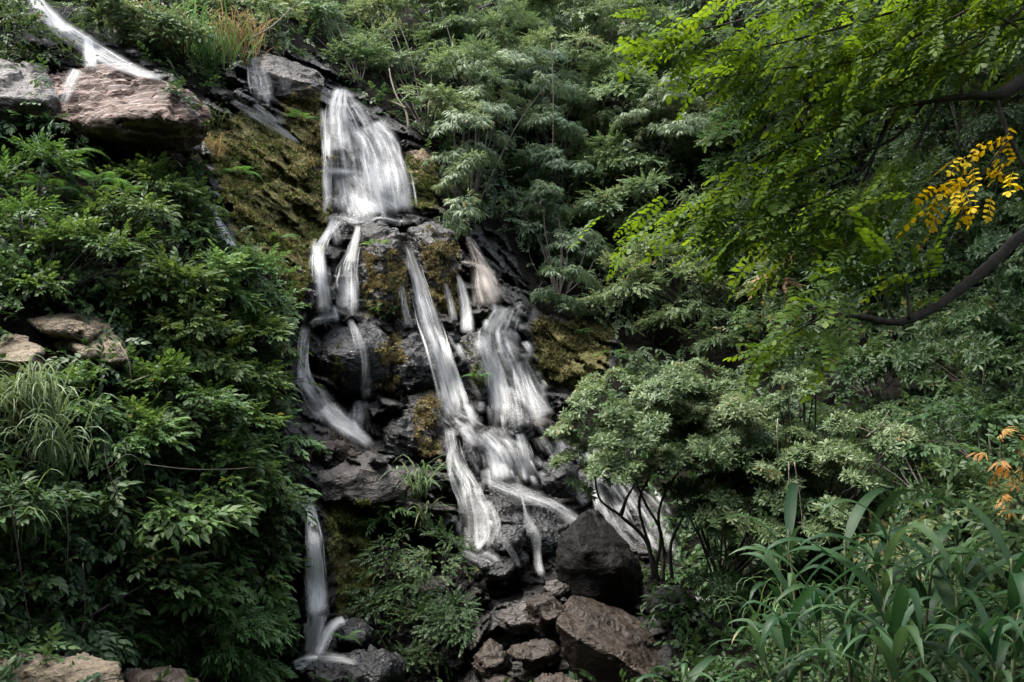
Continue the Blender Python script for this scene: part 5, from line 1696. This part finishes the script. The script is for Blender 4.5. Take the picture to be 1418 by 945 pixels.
accG, accY = Acc(), Acc()
for c, dens, L, w, key in FR:
    seg = np.linalg.norm(np.diff(c, axis=0), axis=1)
    s = np.concatenate([[0], np.cumsum(seg)])
    n = int(s[-1] * (.75 if key == 'g' else 1) / .022 * dens)
    t = s[-1] * (1 - rng.random(n) ** 1.0 * (.72 if key == 'g' else 1))
    pos = np.stack([np.interp(t, s, c[:, k]) for k in range(3)], -1)
    T = norm(np.stack([np.interp(np.clip(t + .05, 0, s[-1]), s, c[:, k]) for k in range(3)], -1) - pos + 1e-5)
    side = norm(np.cross(T, UPV)) * np.where(rng.random(n) < .5, 1, -1)[:, None]
    X = norm(T * .55 + side * rng.uniform(.2, 1.0, n)[:, None] + rng.normal(0, .25, (n, 3)) + np.array([-.15, 0, -.16]))
    pos = pos + rng.normal(0, w / FPX * 6.2 * .42, (n, 3)) * np.array([1, 1.2, .6])
    U = norm(UPV + rng.normal(0, .3, (n, 3)))
    acc = accY if key == 'y' else accG
    inst(acc, 'pinnate_big' if key == 'y' else 'pinnate', pos, X, U, L * rng.uniform(.6, 1.1, n), np.clip(rng.random(n) * .55 + .4 * vnoise(pos * 3.0, 3), 0, 1))
accG.build('leaves', M['leaf_canopy'], tree)
o = accY.build('leaves', M['leaf_yellow'], tree)
o['label'] = 'bunch of bright yellow leaves'


# ---- orange leaved sprigs, right edge
def sprig(label, blobs, mat, kind='hang', size=.2, n=26):
    root = None
    acc, st = Acc(), Acc()
    for (x, y, rx, ry, Y) in blobs:
        b = P(x + rx * .8, y + ry * 1.2, Y + .15)
        if root is None: root = tag(empty('shrub', b), label, 'shrub')
        a = rng.uniform(0, 2 * np.pi, n); r_ = np.sqrt(rng.random(n))
        pos = P(x + np.cos(a) * r_ * rx, y + np.sin(a) * r_ * ry, Y + rng.normal(0, .12, n))
        X = norm(np.stack([np.cos(a), -.4 + 0 * a, -np.sin(a) * .6], -1) + rng.normal(0, .3, (n, 3)))
        inst(acc, kind, pos, X, norm(UPV + rng.normal(0, .3, (n, 3))), size * rng.uniform(.7, 1.2, n), rng.random(n))
        for k in range(4):
            tube(st, curve([b, (b + pos[k]) / 2 + rng.normal(0, .04, 3), pos[k]], 5), np.linspace(.006, .002, 11), 4)
    acc.build('foliage', M[mat], root)
    st.build('stem', M['bark'], root)


sprig('orange leaved sprig at the right edge below the dark broad leaved bush', [(1395, 630, 30, 34, 7.6), (1412, 690, 18, 24, 7.5)], 'leaf_orange', size=.16, n=15)
sprig('tan dead leaves caught in the tree above the big shrub', [(1075, 385, 30, 22, 15.5)], 'leaf_dry', 'small', .26, 12)

# ---- bare twigs, lianas and thin stems
def twig(label, paths, r0, mat='bark_pale', name='twig', cat='twig'):
    a = Acc()
    for p in paths:
        c = curve([P(x, y, (d if d is not None else surf(x, y) - .35)) for x, y, d in p], 6)
        tube(a, c, np.linspace(r0, r0 * .4, len(c)), 5)
    o = a.build(name, M[mat], origin=a.V[0][0])
    tag(o, label, cat)


twig('bare pale forked twig in front of the tree behind the topmost fall', [[(566, 178, 21.8), (562, 155, 21.9), (550, 135, 22.), (542, 112, 22.2), (539, 95, 22.4)], [(562, 150, 21.9), (548, 143, 22.), (542, 140, 22.)]], .03, name='bare_branch', cat='branch')
twig('bare pale twig slanting over the top left slope', [[(345, 55, 19.), (375, 38, 19.), (400, 15, 19.2), (420, -5, 19.4)], [(365, 45, 19.), (372, 20, 19.)]], .018)
twig('long thin horizontal twig above the shaded lower left bank', [[(200, 643, 9.2), (260, 650, 9.2), (320, 650, 9.3), (360, 648, 9.3), (400, 658, 12)]], .005, mat='bark')
twig('tangled thin twigs in the lower left bank', [[(165, 690, 8.9), (150, 650, 8.9), (145, 620, 9.), (148, 590, 9.)], [(150, 650, 8.9), (175, 630, 8.9), (195, 640, 8.9), (200, 670, 8.9)], [(155, 670, 8.9), (185, 648, 8.9)], [(157, 680, 8.9), (165, 725, 8.9), (152, 745, 8.9)]], .005, mat='bark')
twig('dead twigs poking out beside the tan slabs', [[(165, 475, 10.6), (178, 500, 10.5), (182, 530, 10.5)], [(178, 500, 10.5), (155, 480, 10.5), (150, 470, 10.6)], [(182, 530, 10.5), (205, 520, 10.5)]], .008)
twig('brown hanging stems at the left edge under the weeping grass', [[(15, 700, 8.), (25, 760, 8.), (35, 830, 8.), (50, 900, 8.)], [(90, 690, 8.3), (95, 740, 8.3), (92, 800, 8.3)], [(115, 780, 8.4), (118, 830, 8.4), (117, 870, 8.4)]], .007, mat='bark')
twig('thin pale upright stem of the tiered tree in the centre', [[(764, 60, 21.5), (766, 130, 21.5), (766, 180, 21.4), (764, 245, 21.4)]], .008, name='stem_liana', cat='stem')
twig('reddish bare twigs at the right end of the grey green shrub', [[(1200, 605, 9.6), (1218, 590, 9.5), (1232, 568, 9.5)], [(1218, 590, 9.5), (1240, 590, 9.5)], [(1170, 590, 9.5), (1165, 575, 9.5)], [(1210, 600, 9.5), (1178, 588, 9.5)]], .008)
twig('pale dry hanging grass stalks on the grey green shrub', [[(1077, 580, 9.4), (1076, 600, 9.3), (1078, 630, 9.3)], [(1092, 640, 9.2), (1094, 720, 9.2), (1090, 790, 9.2)], [(1100, 640, 9.2), (1108, 690, 9.2), (1112, 740, 9.2)]], .007)
twig('thin dark vines hanging through the overhanging fronds', [[(1330, -10, 6.6), (1332, 90, 6.6), (1328, 190, 6.6), (1312, 300, 6.6)], [(1190, 210, 6.5), (1188, 300, 6.5), (1186, 400, 6.5)], [(1285, -10, 6.6), (1250, 60, 6.6), (1215, 110, 6.6)]], .006, mat='bark', name='vine', cat='vine')
